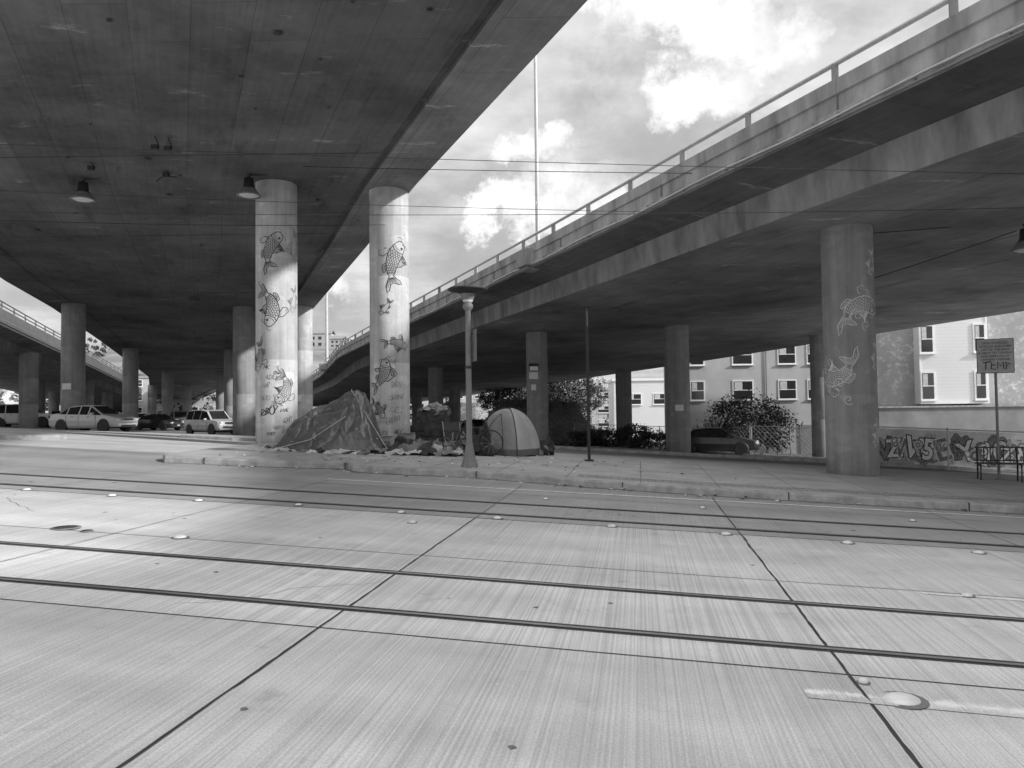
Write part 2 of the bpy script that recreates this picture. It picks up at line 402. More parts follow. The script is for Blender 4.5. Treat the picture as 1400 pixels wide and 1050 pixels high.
# ------------------------------------------------------------------ decks
def interp(pts,y):
    if y<=pts[0][0]: return pts[0][1]
    for a,c2 in zip(pts,pts[1:]):
        if y<=c2[0]: return a[1]+(c2[1]-a[1])*(y-a[0])/(c2[0]-a[0])
    return pts[-1][1]
def smooth(pts,w=5):
    return lambda y: sum(interp(pts,y+k*w/4) for k in range(-4,5))/9
def loft(name,ys,prof,mats,parent,closed=True):
    b=MB(); vs=[];uv=[]
    P0=prof(ys[0]); n=len(P0)
    for y in ys:
        for (x,z,v) in prof(y): vs.append((x,y,z)); uv.append((y*1.08,v))
    for j in range(n if closed else n-1):
        k=(j+1)%n
        mi=b.mi(mats[j])
        for i in range(len(ys)-1):
            b.f.append([i*n+j,(i+1)*n+j,(i+1)*n+k,i*n+k]); b.m.append(mi); b.sm.append(False)
    b.v=vs; b.uv=uv
    if closed:
        b.f.append(list(range(n))); b.m.append(0); b.sm.append(False)
        e=(len(ys)-1)*n; b.f.append([e+i for i in range(n)][::-1]); b.m.append(0); b.sm.append(False)
    return b.obj(name,parent)
zL=lambda y: 7.92-.03*y
zR=lambda y: 4.88-.02*y
LR=[(6,4.75),(13.86,1.48),(24.66,-3.17),(32.3,-6.1),(46.75,-11.9),(70,-21.3),(100,-34),(150,-60)]
LLp=[(6,-13),(20,-18.2),(37.3,-24.7),(45.7,-27.2),(62.4,-33),(97,-45.5),(150,-70)]
fLR=lambda y: interp(LR,y); fLL=lambda y: interp(LLp,y)
k=1.087
def profL(y):
    a=fLR(y); c2=fLL(y); z=zL(y)
    L=[(a,z,0),(a-1.42*k,z,1.42),(a-1.42*k,z+.14,1.5),(a-1.62*k,z+.14,1.65),(a-1.62*k,z+.05,1.7),
       (c2+1.6,z+.05,a-c2-1.6),(c2+1.6,z,a-c2-1.5),(c2,z,a-c2),(c2-.0,z+.9,a-c2+.9),(c2-.0,z+1.9,a-c2+1.9),(c2+.3,z+1.9,a-c2+2),(c2+.3,z+1.1,a-c2+3),
       (a-.3,z+1.1,3),(a-.3,z+1.9,2),(a,z+1.9,1)]
    return L
e=empty('elevated_freeway')
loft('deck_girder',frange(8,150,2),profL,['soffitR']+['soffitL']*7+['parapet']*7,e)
b=MB()
for i in range(46):
    y=random.uniform(11,60); x=random.uniform(max(fLL(y),-.7*y)+1.7,fLR(y)-.3); z=zL(y)+(0.05 if x<fLR(y)-1.8 else 0)
    r=random.choice([.04,.06,.09]); b.lathe([(r,-.03),(r*.7,-.035),(.001,-.035)],'dark',10,(x,y,z),cap=False)
for y in (13.5,21.5,30,42):
    xa=fLL(y)+1.8; xb=fLR(y)-1.8
    b.box((xa+xb)/2,y,zL(y)+.048,xb-xa,.03,.01,'tar',0)
b.obj('soffit_fittings',e)

RL=[(-18,-14),(-7,-14),(-4,-6),(-1.6,5),(-.2,12.3),(6,11.6),(12.9,8.68),(15.8,7.43),(27.3,2.63),(42.6,-4.0),(62.9,-12.6),(85,-19.5),(119,-32),(160,-52)]  # leftward flare behind the camera is an unseen addition that blocks sun from the foreground
RRp=[(-16,40),(5,34),(20,28),(34.1,22.6),(42.3,19.8),(60.8,13.8),(80,6.5),(119,-8),(160,-26)]
fRL=smooth(RL,2.2); fRR=smooth(RRp,3)
def profR(y):
    a=fRL(y); c2=fRR(y); z=zR(y); w=1.35*k
    return [(a,z,0),(a-.06,z+.74,.75),(a-w+.05,z+.98,2),(a-w,z+1.03,2.1),(a-w,z+1.20,2.3),(a-w+.07,z+1.23,2.4),(a-w+.07,z+1.52,2.7),(a-w+.03,z+1.55,2.75),(a-w+.03,z+1.85,3),(a-w+.28,z+1.85,3.2),(a-w+.34,z+1.2,4),
            (c2+.9,z+1.2,4+c2-a),(c2+.9,z+1.85,5),(c2+1.2,z+1.85,6),(c2+1.2,z+.95,7),(c2+.1,z+.75,8),(c2,z,c2-a)]
e2=empty('elevated_freeway')
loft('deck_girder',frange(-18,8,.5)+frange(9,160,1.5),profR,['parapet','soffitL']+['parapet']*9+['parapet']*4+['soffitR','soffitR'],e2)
def edge(y,off=-1.35*k+.15,dz=1.85): return Vector((fRL(y)+off,y,zR(y)+dz))
b=MB()
ysr=frange(8,130,1.0)
for dz,r in ((2.2,.05),): b.tube([edge(y,dz=dz) for y in ysr],r,'galv',8)
y=8
while y<130:
    p=edge(y,dz=1.85); b.box(p.x,p.y,p.z+.17,.13,.10,.36,'parapet',-.37); y+=2.35
b.obj('bridge_railing',e2)
b=MB()
b.tube([edge(y,-1.35*k-.06,1.08)+Vector((0,0,.03*math.sin(y*1.1))) for y in ysr],.028,'galv')
b.tube([edge(y,-1.35*k-.05,1.0) for y in ysr],.02,'mid')
y=8.6
while y<110:
    p=edge(y,-1.35*k-.03,1.08); b.box(p.x,p.y,p.z,.05,.06,.14,'mid',-.37)
    y+=1.55
y=9.3
while y<110:
    p=edge(y,-1.35*k+.055,1.54); b.box(p.x,p.y,p.z,.05,.018,.62,'seam',.38); y+=5.6
b.obj('parapet_conduit',e2)
for (px,py) in ((1.02,28.5),(None,76)):
    if px is None: px=fRL(py)-1.35*k
    b=MB(); z=zR(py)
    b.box(px-.3,py,z+1.35,.75,.9,.6,'parapet',.38); b.box(px-.3,py,z+.98,.5,.65,.14,'parapet',.38)
    sc=1 if py<50 else 2.2
    b.lathe([(.085*sc,0),(.07*sc,4),(.05*sc,11*sc)],'galv',12,(px,py,z+1.65)); b.lathe([(.15*sc,0),(.15*sc,.06),(.1*sc,.1)],'galv',12,(px,py,z+1.65))
    top=z+1.65+11*sc
    b.tube([(px,py,top),(px+.6,py+.2,top+.5),(px+2.2,py+.7,top+.7)],.05*sc,'galv'); b.box(px+2.6,py+.8,top+.68,1.0,.32,.14,'mid',.33)
    b.obj('highway_light_pole')
TD=[(20,-20.5),(30,-24.2),(40.8,-27.6),(48.5,-30.3),(66,-36.3),(101,-48.6),(150,-73)]
fTD=smooth(TD,4)
zT=lambda y: 5.25-.03*(y-41)
def profT(y):
    a=fTD(y); z=zT(y)
    return [(a,z,0),(a,z+.35,.3),(a-.08,z+.4,.4),(a-.08,z+1.0,1),(a-.35,z+1.0,1.2),(a-.4,z+.35,1.6),(a-12,z+.35,13),(a-12,z-.9,14),(a-1.3,z-.9,15),(a-1.2,z-.2,15.5)]
e3=empty('elevated_freeway')
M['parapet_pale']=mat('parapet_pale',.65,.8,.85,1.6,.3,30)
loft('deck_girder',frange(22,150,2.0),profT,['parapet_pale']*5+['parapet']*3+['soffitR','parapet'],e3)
b=MB()
for dz in (1.45,1.22): b.tube([(fTD(y)-.2,y,zT(y)+dz) for y in frange(22,140,2)],.04,'galv')
y=22
while y<140: b.box(fTD(y)-.2,y,zT(y)+1.22,.08,.06,.46,'galv'); y+=2.4
b.tube([(fTD(y)+.08,y,zT(y)+.1) for y in frange(22,140,2)],.04,'mid')
b.obj('bridge_railing',e3)

# ------------------------------------------------------------------ columns and murals
def ribbon(b,pts,w,m,R,face,zb=0):
    n=len(pts); 
    if n<2: return
    vs=[];fs=[]
    for i,(a,h) in enumerate(pts):
        p0=pts[max(0,i-1)]; p1=pts[min(n-1,i+1)]
        dx,dy=p1[0]-p0[0],p1[1]-p0[1]; L=math.hypot(dx,dy) or 1
        nx,ny=-dy/L*w/2,dx/L*w/2
        for sg in(-1,1):
            A=a+sg*nx; H=h+sg*ny; th=face+A/R
            vs.append(((R+.005)*math.cos(th),(R+.005)*math.sin(th),H))
    fs=[(2*i,2*i+1,2*i+3,2*i+2) for i in range(n-1)]
    b.add(vs,fs,m)
def koi(b,R,face,ca,ch,L,ang,turn,m,w=.02,scales=True):
    ca_,sa=math.cos(ang),math.sin(ang)
    def spine(t):
        k_=turn/L
        s_=(t-.5)*L
        if abs(turn)<1e-3: return s_,0,0
        th=k_*s_
        return math.sin(th)/k_,(1-math.cos(th))/k_,th
    def width(t):
        t=min(max(t,0),1)
        return L*(.05+.135*math.sin(math.pi*min(1,(t*.9+.08))**.75))*(1-.35*t) if t<.82 else L*.045
    def tr(x,y): return (ca+x*ca_-y*sa, ch+x*sa+y*ca_)
    def pt(t,u):
        x,y,th=spine(t); w_=width(t)
        return tr(x-math.sin(th)*u*w_, y+math.cos(th)*u*w_)
    tsx=[i/24*.82 for i in range(25)]
    ribbon(b,[pt(t,1) for t in tsx],w,m,R,face); ribbon(b,[pt(t,-1) for t in tsx],w,m,R,face)
    ribbon(b,[pt(0,-1),pt(-.035,-.6),pt(-.05,0),pt(-.035,.6),pt(0,1)],w,m,R,face)
    ribbon(b,[pt(-.05,0),pt(-.01,.15),pt(.02,.1)],w*.7,m,R,face)
    ribbon(b,[pt(.17,-.98),pt(.215,-.5),pt(.22,0),pt(.215,.5),pt(.17,.98)],w,m,R,face); ribbon(b,[pt(.13,-.9),pt(.165,-.3),pt(.15,.4)],w*.6,m,R,face)
    for rr in (.026,.012):
        e=[]
        for i in range(11):
            a=i/10*2*math.pi; x,y=pt(.08,.4); e.append((x+rr*L*math.cos(a),y+rr*L*math.sin(a)))
        ribbon(b,e,w*.8,m,R,face)
    for sg in (-1,1):
        ribbon(b,[pt(-.03,sg*.4),pt(-.08,sg*.9),pt(-.07,sg*1.5),pt(-.03,sg*1.7)],w*.6,m,R,face)
    if scales:
        for i in range(10):
            t=.24+i*.055
            for j in range(-2,3):
                u=(j+(.5 if i%2 else 0))*.4
                if abs(u)>.92: continue
                ribbon(b,[pt(t,u-.2),pt(t+.03,u-.14),pt(t+.043,u),pt(t+.03,u+.14),pt(t,u+.2)],w*.65,m,R,face)
    ribbon(b,[pt(.25,1)]+[pt(.25+.34*q/8+.04*math.sin(q),1+1.1*math.sin(q/8*math.pi)**.6) for q in range(1,8)]+[pt(.6,1)],w,m,R,face)
    for q in range(1,7): ribbon(b,[pt(.26+.045*q,1.05),pt(.28+.048*q,1.9)],w*.5,m,R,face)
    for sg,t0 in ((-1,.24),(1,.20),(-1,.55)):
        f=1 if t0<.5 else .7
        ribbon(b,[pt(t0,sg*.95),pt(t0+.05,sg*1.7),pt(t0+.14,sg*(1+1.5*f)),pt(t0+.2,sg*(1+1.3*f)),pt(t0+.2,sg*1.6),pt(t0+.1,sg*1.0)],w,m,R,face)
        for q in range(3): ribbon(b,[pt(t0+.03+.02*q,sg*1.1),pt(t0+.11+.03*q,sg*(.8+1.4*f))],w*.5,m,R,face)
    ribbon(b,[pt(.82,1),pt(.9,2.2),pt(1.0,4.2),pt(1.12,4.8),pt(1.08,3.0),pt(1.02,1.2),pt(1.0,0),pt(1.03,-1.4),pt(1.13,-3.0),pt(1.16,-4.6),pt(1.02,-3.8),pt(.9,-1.9),pt(.82,-1)],w,m,R,face)
    for u in (-4,-3,-2,-1,0,1,2,3,4): ribbon(b,[pt(.87,u*.25),pt(.97,u*.6),pt(1.07 if abs(u)>1 else .99,u*1.0)],w*.5,m,R,face)
def swirl(b,R,face,ca,ch,r,m,w,turns=1.6,ph=0):
    ribbon(b,[(ca+r*(i/30)*math.cos(ph+turns*6.28*i/30),ch+r*1.1*(i/30)*math.sin(ph+turns*6.28*i/30)) for i in range(3,31)],w,m,R,face)
GL={'A':[[(0,0),(.5,1),(1,0)],[(.2,.4),(.8,.4)]],'E':[[(1,1),(0,1),(0,0),(1,0)],[(0,.5),(.8,.5)]],'K':[[(0,1),(0,0)],[(1,1),(0,.45),(1,0)]],'L':[[(0,1),(0,0),(.9,0)]],'M':[[(0,0),(.1,1),(.5,.3),(.9,1),(1,0)]],'N':[[(0,0),(0,1),(1,0),(1,1)]],'O':[[(.5,1),(0,.6),(.2,0),(.8,0),(1,.6),(.5,1)]],'P':[[(0,0),(0,1),(.9,.9),(.9,.55),(0,.45)]],'R':[[(0,0),(0,1),(.9,.9),(.8,.5),(0,.45),(1,0)]],'S':[[(1,.9),(.4,1),(0,.7),(.9,.35),(.6,0),(0,.1)]],'T':[[(0,1),(1,1)],[(.5,1),(.5,0)]],'U':[[(0,1),(.1,.1),(.6,0),(1,.2),(1,1)]],'Y':[[(0,1),(.5,.5),(1,1)],[(.5,.5),(.4,-.2)]],'Z':[[(0,1),(1,1),(0,0),(1,0)]],'X':[[(0,0),(1,1)],[(0,1),(1,0)]],'B':[[(0,0),(0,1),(.8,.8),(0,.5),(.9,.25),(0,0)]],'I':[[(.5,0),(.5,1)]],'C':[[(1,.9),(.3,1),(0,.5),(.3,0),(1,.1)]],'D':[[(0,0),(0,1),(.9,.6),(.8,.2),(0,0)]]}
def tag(b,R,face,ca,ch,word,size,m,w=.022,seed=0,slope=0.):
    rnd=random.Random(seed); x=0; last=None
    for ch_ in word:
        for stv in GL.get(ch_,[[(0,0),(1,1)]]):
            P=[]
            for (u,v) in stv:
                P.append((x+(u+rnd.uniform(-.24,.24)+.3*v)*size*.62, (v+rnd.uniform(-.22,.22))*size))
            if last and rnd.random()<.6: P=[last]+P
            last=P[-1]
            Q=[]
            for i in range(len(P)-1):
                p0=P[max(0,i-1)];p1=P[i];p2=P[i+1];p3=P[min(len(P)-1,i+2)]
                for q in range(5):
                    t=q/5
                    cr_=lambda a,b_,c_,d_: .5*((2*b_)+(-a+c_)*t+(2*a-5*b_+4*c_-d_)*t*t+(-a+3*b_-3*c_+d_)*t**3)
                    Q.append((cr_(p0[0],p1[0],p2[0],p3[0]),cr_(p0[1],p1[1],p2[1],p3[1])))
            Q.append(P[-1])
            ribbon(b,[(ca+px_,ch+py_+px_*slope) for px_,py_ in Q],w,m,R,face)
        x+=size*rnd.uniform(.55,.75)
def column(X,Y,R,ztop,m='colB',name='concrete_column',murals=None,lean=None):
    zb=GZ(X,Y)-.1; e=empty(name,(X,Y,zb)); b=MB(); H=ztop-zb
    b.lathe([(R,0),(R,H*.33),(R-.004,H*.331),(R,H*.332),(R,H*.66),(R-.004,H*.661),(R,H*.662),(R,H)],m,48,cap=False)
    o=b.obj('shaft',e)
    if murals:
        mb=MB(); murals(mb,R,math.atan2(-Y,-X)); mb.obj('painted_mural',e)
    return e
r_=math.radians
def tags(b,R,f,L):
    for a in L: tag(b,R,f,a[0],a[1],a[2],a[3],a[4],a[5],a[6],a[7])
def m380(b,R,f):
    koi(b,R,f,-.22,6.15,1.1,r_(250),1.3,'ink',.022); koi(b,R,f,.62,6.3,.9,r_(90),-.8,'inkg',.014,False)
    koi(b,R,f,-.12,4.4,1.2,r_(100),1.9,'ink',.024); koi(b,R,f,.62,4.6,.7,r_(80),.8,'inkg',.012,False)
    koi(b,R,f,-.55,2.85,.85,r_(80),1.0,'ink',.016); koi(b,R,f,.32,1.85,1.0,r_(80),2.4,'ink',.016)
    tags(b,R,f,[(-.5,1.0,'PBOY',.20,'ink',.03,3,.25),(-.3,2.15,'KOSA',.13,'inkg',.014,5,0),(-.1,.62,'REBTS',.10,'inkg',.01,8,0),(-.5,1.5,'SETU',.12,'inkg',.012,14,.1),(-.2,1.35,'ZAKE',.14,'inkg',.014,15,0),(-.3,.45,'NOTES',.08,'ink',.009,16,0),(.2,.8,'RAT',.15,'ink',.012,17,.1),(-.4,2.45,'MK',.14,'ink',.014,18,0),(-.1,2.3,'OCEB',.09,'ink',.009,19,0),(-.45,1.9,'LUX',.11,'inkg',.012,20,.1),(.1,1.15,'DIME',.1,'ink',.01,29,0),(.15,.5,'KY',.13,'inkg',.012,28,0)])
def m535(b,R,f):
    koi(b,R,f,.10,5.95,1.35,r_(255),1.1,'ink',.024)
    koi(b,R,f,-.12,4.5,.5,r_(50),.5,'ink',.014,False); koi(b,R,f,.22,3.4,.75,r_(170),.9,'ink',.018)
    koi(b,R,f,-.22,2.35,1.0,r_(245),-1.3,'ink',.022); koi(b,R,f,-.38,1.35,.65,r_(130),1.0,'ink',.02)
    tags(b,R,f,[(-.0,1.6,'SRONE',.13,'inkg',.013,21,.1),(-.4,.85,'MAXUN',.13,'inkg',.012,22,0),(0,1.2,'KETS',.16,'inkg',.012,24,0),(.1,.55,'ABLE',.11,'ink',.012,23,0),(-.3,.5,'TOK',.12,'inkg',.012,25,0),(.05,2.0,'DUX',.16,'inkg',.012,26,0),(-.05,.9,'SUPA',.15,'inkg',.012,27,.1),(.0,2.75,'ROK',.1,'inkg',.01,30,0)])
def mR(b,R,f):
    koi(b,R,f,.22,4.25,1.15,r_(200),2.6,'inkw',.017); swirl(b,R,f,.20,4.0,.16,'inkw',.014); swirl(b,R,f,.42,3.75,.12,'inkw',.012,1.4,2)
    koi(b,R,f,-.28,2.5,1.15,r_(20),2.6,'inkw',.017); swirl(b,R,f,-.25,2.35,.16,'inkw',.014,1.6,1); swirl(b,R,f,-.05,1.95,.12,'inkw',.012,1.4,3); swirl(b,R,f,-.5,2.9,.1,'inkw',.012,1.3,4)
    koi(b,R,f,.68,5.3,.55,r_(80),.6,'inkw',.012,False); tag(b,R,f,.2,1.7,'SEO',.14,'inkg',.014,31); koi(b,R,f,.74,1.1,.55,r_(80),1.6,'inkw',.012)
    koi(b,R,f,.78,3.0,.6,r_(80),.8,'inkw',.012,False)
column(-7.35,24.2,.63,zL(24.2)+.06,'colA',murals=m380)
column(-3.92,24.9,.63,zL(24.9)+.02,'colA',murals=m535)
column(8.45,19.35,.61,zR(19.35)+.02,'colB',murals=mR)
for X,Y,R in ((-16.2,46.8,.63),(-25.5,45,.63),(-33,67,.63),(-25,69,.63),(-21.2,69,.63),(-40,90,.63),(-34.5,92,.63),(-30.5,92,.63),(-47,112,.63),(-52,112,.6)):
    column(X,Y,R,zL(Y)+.05,'colB')
column(-12.65,46.8,.60,zL(46.8)+.05,'colA')
for X,Y,R in ((1.3,40,.55),(8.1,38,.6),(9.9,68.8,.7),(16.9,42.5,.5),(-6.1,62,.6),(-6.6,89,.65),(-12.9,105,.7),(2.5,64,.5),(20,22,.6),(-15,88,.6),(4,90,.6)):
    column(X,Y,R,zR(Y)+.02,'colB')
for X,Y in ((-31.5,50.5),(-40,73),(-36,49),(-44,72),(-47,90),(-55,105),(-52,88)):
    column(X,Y,.55,zT(Y)-.7,'colB')

# ------------------------------------------------------------------ street furniture
def street_lamp(X,Y):
    e=empty('street_lamp',(X,Y,GZ(X,Y))); b=MB()
    b.lathe([(.19,0),(.19,.05),(.165,.09),(.14,.2),(.11,.34),(.085,.46),(.075,.5)],'mid',24); b.obj('base',e)
    b=MB(); b.lathe([(.068,.48),(.062,3.55)],'mid',20); b.lathe([(.08,.5),(.08,.56)],'mid',20); b.lathe([(.078,2.2),(.078,2.26)],'dark',20); b.obj('pole',e)
    b=MB(); b.lathe([(.06,3.5),(.11,3.56),(.12,3.62),(.085,3.68),(.15,3.8),(.17,3.86),(.17,3.9)],'mid',24); b.lathe([(.16,3.88),(.30,3.93),(.43,3.955),(.45,3.975),(.44,4.0),(.2,4.05),(.05,4.08),(.001,4.08)],'dark',32)
    b.lathe([(.10,3.7),(.14,3.79),(.15,3.87)],'white',20); b.obj('luminaire',e)
    b=MB(); b.box(.11,0,2.72,.02,.30,.72,'mid',.5); b.box(.118,-.002,2.72,.012,.27,.68,'white',.5); b.box(.09,.0,2.98,.08,.02,.02,'dark'); b.box(.09,.0,2.45,.08,.02,.02,'dark'); b.obj('banner_sign',e)
street_lamp(-.97,17.35)
b=MB(); X,Y=2.0,20.4; 
e=empty('signpost',(X,Y,GZ(X,Y)))
b.box(0,0,2.0,.05,.09,4.05,'dark',.3); b.box(0,0,.02,.18,.2,.05,'dark',.3); b.box(0,-.06,3.75,.02,.01,.4,'mid',.3)
for i in range(26): b.box(.0,-.049,.4+i*.13,.018,.006,.03,'dark',.3)
b.obj('post',e)
def lot_sign(X,Y):
    z=GZ(X,Y); rz=-.45; e=empty('parking_notice_sign',(X,Y,z),rz)
    b=MB(); b.lathe([(.032,0),(.032,3.5)],'mid',12); b.lathe([(.1,0),(.1,.02),(.04,.04)],'mid',12); b.obj('post',e)
    b=MB(); b.box(0,-.05,3.08,.80,.015,.86,'dark'); b.box(0,-.062,3.08,.77,.012,.83,'panel'); b.obj('panel',e)
    for i,t_ in enumerate(('UNAUTHORIZED','VEHICLES AND ITEMS','LEFT IN THIS AREA','SUBJECT TO TOWING','AND REMOVAL AT','OWNERS EXPENSE')):
        text(t_,'lettering_%d'%i,e,Matrix.Translation((0,-.0705,3.40-i*.082))@Matrix.Rotation(math.pi/2,4,'X'),.072,'ink',.0008)
    b=MB(); 
    for p in ([(-.28,2.92),(-.1,2.94)],[(-.2,2.94),(-.22,2.74)],[(-.08,2.92),(-.1,2.76),(.0,2.75)],[(-.08,2.85),(0,2.86)],[(.04,2.76),(.05,2.93),(.1,2.82),(.16,2.92),(.17,2.75)],[(.22,2.74),(.22,2.92),(.31,2.88),(.22,2.82)]):
        b.tube([(x,-.075,z_) for x,z_ in p],.012,'ink',5)
    b.obj('graffiti_tag',e)
lot_sign(12.05,19.3)
def bench(X,Y,rz):
    e=empty('metal_bench',(X,Y,GZ(X,Y)),rz); b=MB()
    for x in (-.85,.85,0):
        b.tube([(x,-.25,0),(x,-.27,.42),(x,.2,.42),(x,.3,.82)],.022,'dark'); b.tube([(x,.25,0),(x,.2,.42)],.022,'dark')
    b.obj('frame',e); b=MB()
    for i in range(7): b.box(0,-.26+i*.075,.445,1.8,.035,.02,'dark')
    b.obj('seat',e); b=MB()
    for i in range(13): b.box(-.84+i*.14,.265,.64,.025,.02,.36,'dark')
    b.box(0,.29,.82,1.8,.03,.03,'dark'); b.box(0,.23,.50,1.8,.03,.03,'dark'); b.obj('backrest',e)
bench(12.3,18.9,-.4)
def pendant(X,Y,zt,sc=1):
    e=empty('hanging_lamp',(X,Y,zt)); b=MB()
    b.lathe([(.07*sc,0),(.07*sc,-.06*sc),(.05*sc,-.08*sc),(.05*sc,-.12*sc),(.14*sc,-.15*sc),(.16*sc,-.40*sc),(.21*sc,-.46*sc)],'dark',20); b.obj('housing',e)
    b=MB(); b.lathe([(.19*sc,-.44*sc),(.30*sc,-.60*sc),(.36*sc,-.66*sc),(.36*sc,-.69*sc),(.30*sc,-.68*sc)],'mid',24,cap=False); b.lathe([(.30*sc,-.665*sc),(.2*sc,-.70*sc),(.001,-.71*sc)],'marker',20,cap=False); b.obj('reflector',e)
    b=MB(); b.tube([(0,0,-.05),(.35,.05,-.02),(.6,.1,.02)],.03,'dark'); b.obj('conduit',e)
pendant(-7.85,23.1,zL(23.1)+.06); pendant(-12.95,23.3,zL(23.3)+.06); pendant(12.75,19.0,zR(19)+.02)
b=MB()
for (px,py,dz) in ((-10.2,22.8,-.05),(-9.0,20.2,-.25),(-9.3,20.1,-.25),(-12.0,22.0,-.1)):
    b.box(px,py,zL(py)+dz,.16,.12,.12,'dark'); b.tube([(px,py,zL(py)+.05),(px+.12,py,zL(py)+dz)],.015,'dark')
b.tube([(-10.5,22.8,zL(22.8)-.25),(-10.3,22.8,zL(22.8)-.1),(-9.9,22.8,zL(22.8)-.12)],.02,'dark')
b.obj('wire_brackets')
def wire(b,p,q,sag=.1,r=.012):
    p=Vector(p);q=Vector(q); b.tube([p.lerp(q,i/24)+Vector((0,0,-4*sag*(i/24)*(1-i/24))) for i in range(25)],r,'dark',5)
b=MB()
wire(b,(-17.4,26,8.9),(12,17,5.1),.15,.01)
wire(b,(-15,13,5.0),(15,13,3.75),.12,.006)
wire(b,(-15,15,4.2),(15,15,3.95),.22,.006)
wire(b,(-16,17,5.35),(4.5,17,4.35),.1,.006)
wire(b,(-16,20,5.3),(-3.9,24,5.9),.1,.01)
wire(b,(7.9,19.2,2.9),(12.7,19.3,4.4),.03,.012); wire(b,(8.2,19.2,4.3),(16,19.3,4.9),.02,.012)
b.obj('overhead_wires')

# ------------------------------------------------------------------ cars
def car(X,Y,rz,kind,m,z=None):
    z=T(X,Y) if z is None else z
    e=empty('parked_car',(X,Y,z+.0),rz)
    if kind=='sedan':
        S=[(-2.28,.42,.62,.62,.62,.60),(-2.24,.28,.88,.88,.78,.66),(-1.95,.24,.98,.98,.84,.70),(-1.60,.24,.98,1.02,.86,.70),(-1.05,.22,.96,1.36,.87,.60),(-.98,.22,.96,1.38,.87,.60),(-.25,.2,.94,1.45,.88,.60),(-.18,.2,.94,1.45,.88,.60),(.35,.2,.92,1.42,.88,.60),(.42,.2,.92,1.40,.88,.60),(1.15,.22,.90,.96,.87,.70),(1.6,.24,.86,.86,.86,.70),(2.05,.26,.76,.76,.82,.64),(2.24,.28,.66,.66,.74,.58),(2.30,.40,.55,.55,.60,.5)]
        wb=(-1.35,1.38); wr=.32
        gl=[0,0,0,1,0,1,0,1,0,1,0,0,0,0]
    else:
        S=[(-2.30,.45,.7,.7,.66,.62),(-2.26,.32,1.0,1.0,.86,.7),(-2.2,.3,1.08,1.12,.9,.70),(-1.95,.3,1.08,1.66,.92,.68),(-1.88,.3,1.08,1.70,.92,.68),(-1.05,.28,1.07,1.76,.93,.68),(-.98,.28,1.07,1.76,.93,.68),(-.1,.28,1.06,1.76,.93,.68),(-.03,.28,1.06,1.75,.93,.68),(.55,.28,1.05,1.66,.93,.67),(1.15,.28,1.04,1.10,.92,.74),(1.7,.3,.99,.99,.91,.74),(2.1,.32,.92,.92,.88,.7),(2.26,.34,.78,.78,.80,.66),(2.3,.45,.66,.66,.66,.6)]
        wb=(-1.38,1.42); wr=.37; gl=[0,0,1,0,1,0,1,0,1,1,0,0,0,0]
    b=MB(); vs=[]
    for (x,zb,zs,zr,hw,ht) in S:
        zm=zb+(zs-zb)*.55
        half=[(hw*.9,zb),(hw,zb+.12),(hw*1.01,zm),(hw*.965,zs)]
        if zr-zs>.03: top=[(ht+.03,zr-.05),(ht-.08,zr)]
        else: top=[(hw*.90,zs+.5*(zr-zs)+.012),(hw*.8,zr+.02)]
        q=half+top; ring=[(y,z_) for y,z_ in q]+[(-y,z_) for y,z_ in q[::-1]]
        vs+=[(x,y,z_) for y,z_ in ring]
    n=12
    for i in range(len(S)-1):
        for j in range(n):
            kk=(j+1)%n; f=(i*n+j,i*n+kk,(i+1)*n+kk,(i+1)*n+j)
            g_=False
            slope=abs(S[i][3]-S[i+1][3])>.18
            if gl[i] and (j in (3,7)): g_=True
            if slope and j in (5,) : g_=True
            mm='glass' if g_ else m
            b.add([vs[q] for q in f],[(0,1,2,3)],mm,False)
    b.add(vs[:n],[tuple(range(n))],m); b.add(vs[-n:],[tuple(range(n))[::-1]],m)
    bm=bmesh.new(); 
    o=b.obj('body',e); bm.from_mesh(o.data); bmesh.ops.remove_doubles(bm,verts=bm.verts,dist=.0005); bmesh.ops.recalc_face_normals(bm,faces=bm.faces); bm.to_mesh(o.data); bm.free()
    md=o.modifiers.new('b','BEVEL'); md.width=.035; md.segments=2; md.limit_method='ANGLE'; md.angle_limit=.3
    b=MB()
    for wx in wb:
        for sy in (-1,1):
            hw=.83 if kind=='sedan' else .88
            b.lathe([(wr+.07,-.01),(wr+.07,.0),(wr,.012)],'dark',24,(wx,sy*(hw+.045),wr),(0,sy,0))
            b.lathe([(wr-.05,-.18),(wr,-.15),(wr,.03),(wr-.04,.055),(wr*.66,.05)],'rubber',24,(wx,sy*(hw),wr),(0,sy,0))
            b.lathe([(wr*.66,.045),(wr*.6,.05),(wr*.55,.03),(wr*.2,.045),(.001,.05)],'galv',20,(wx,sy*(hw+.004),wr),(0,sy,0),cap=False)
            for q in range(5):
                a=q*2*math.pi/5; b.box(wx+.36*wr*math.cos(a),sy*(hw+.048),wr+.36*wr*math.sin(a),.05,.01,.05,'dark')
    b.obj('wheels',e)
    zf=.62 if kind=='sedan' else .82; xf=2.22 if kind=='sedan' else 2.25
    b=MB()
    for sy in(-1,1):
        b.box(xf-.06,sy*.62,zf+.03,.18,.28,.13,'white',-sy*.25); b.box(-2.22,sy*.68,zf+.2,.1,.2,.18,'dark')
        b.box(.75,sy*.98,.98 if kind=='sedan' else 1.1,.14,.16,.11,m)
        for x in (-.62,.42): b.box(x,sy*(.885 if kind=='sedan' else .94),.82 if kind=='sedan' else .95,.16,.02,.025,'dark')
        for x in (-1.02,-.2,.9): b.box(x,sy*(.884 if kind=='sedan' else .94),.6,.012,.012,.62,'dark')
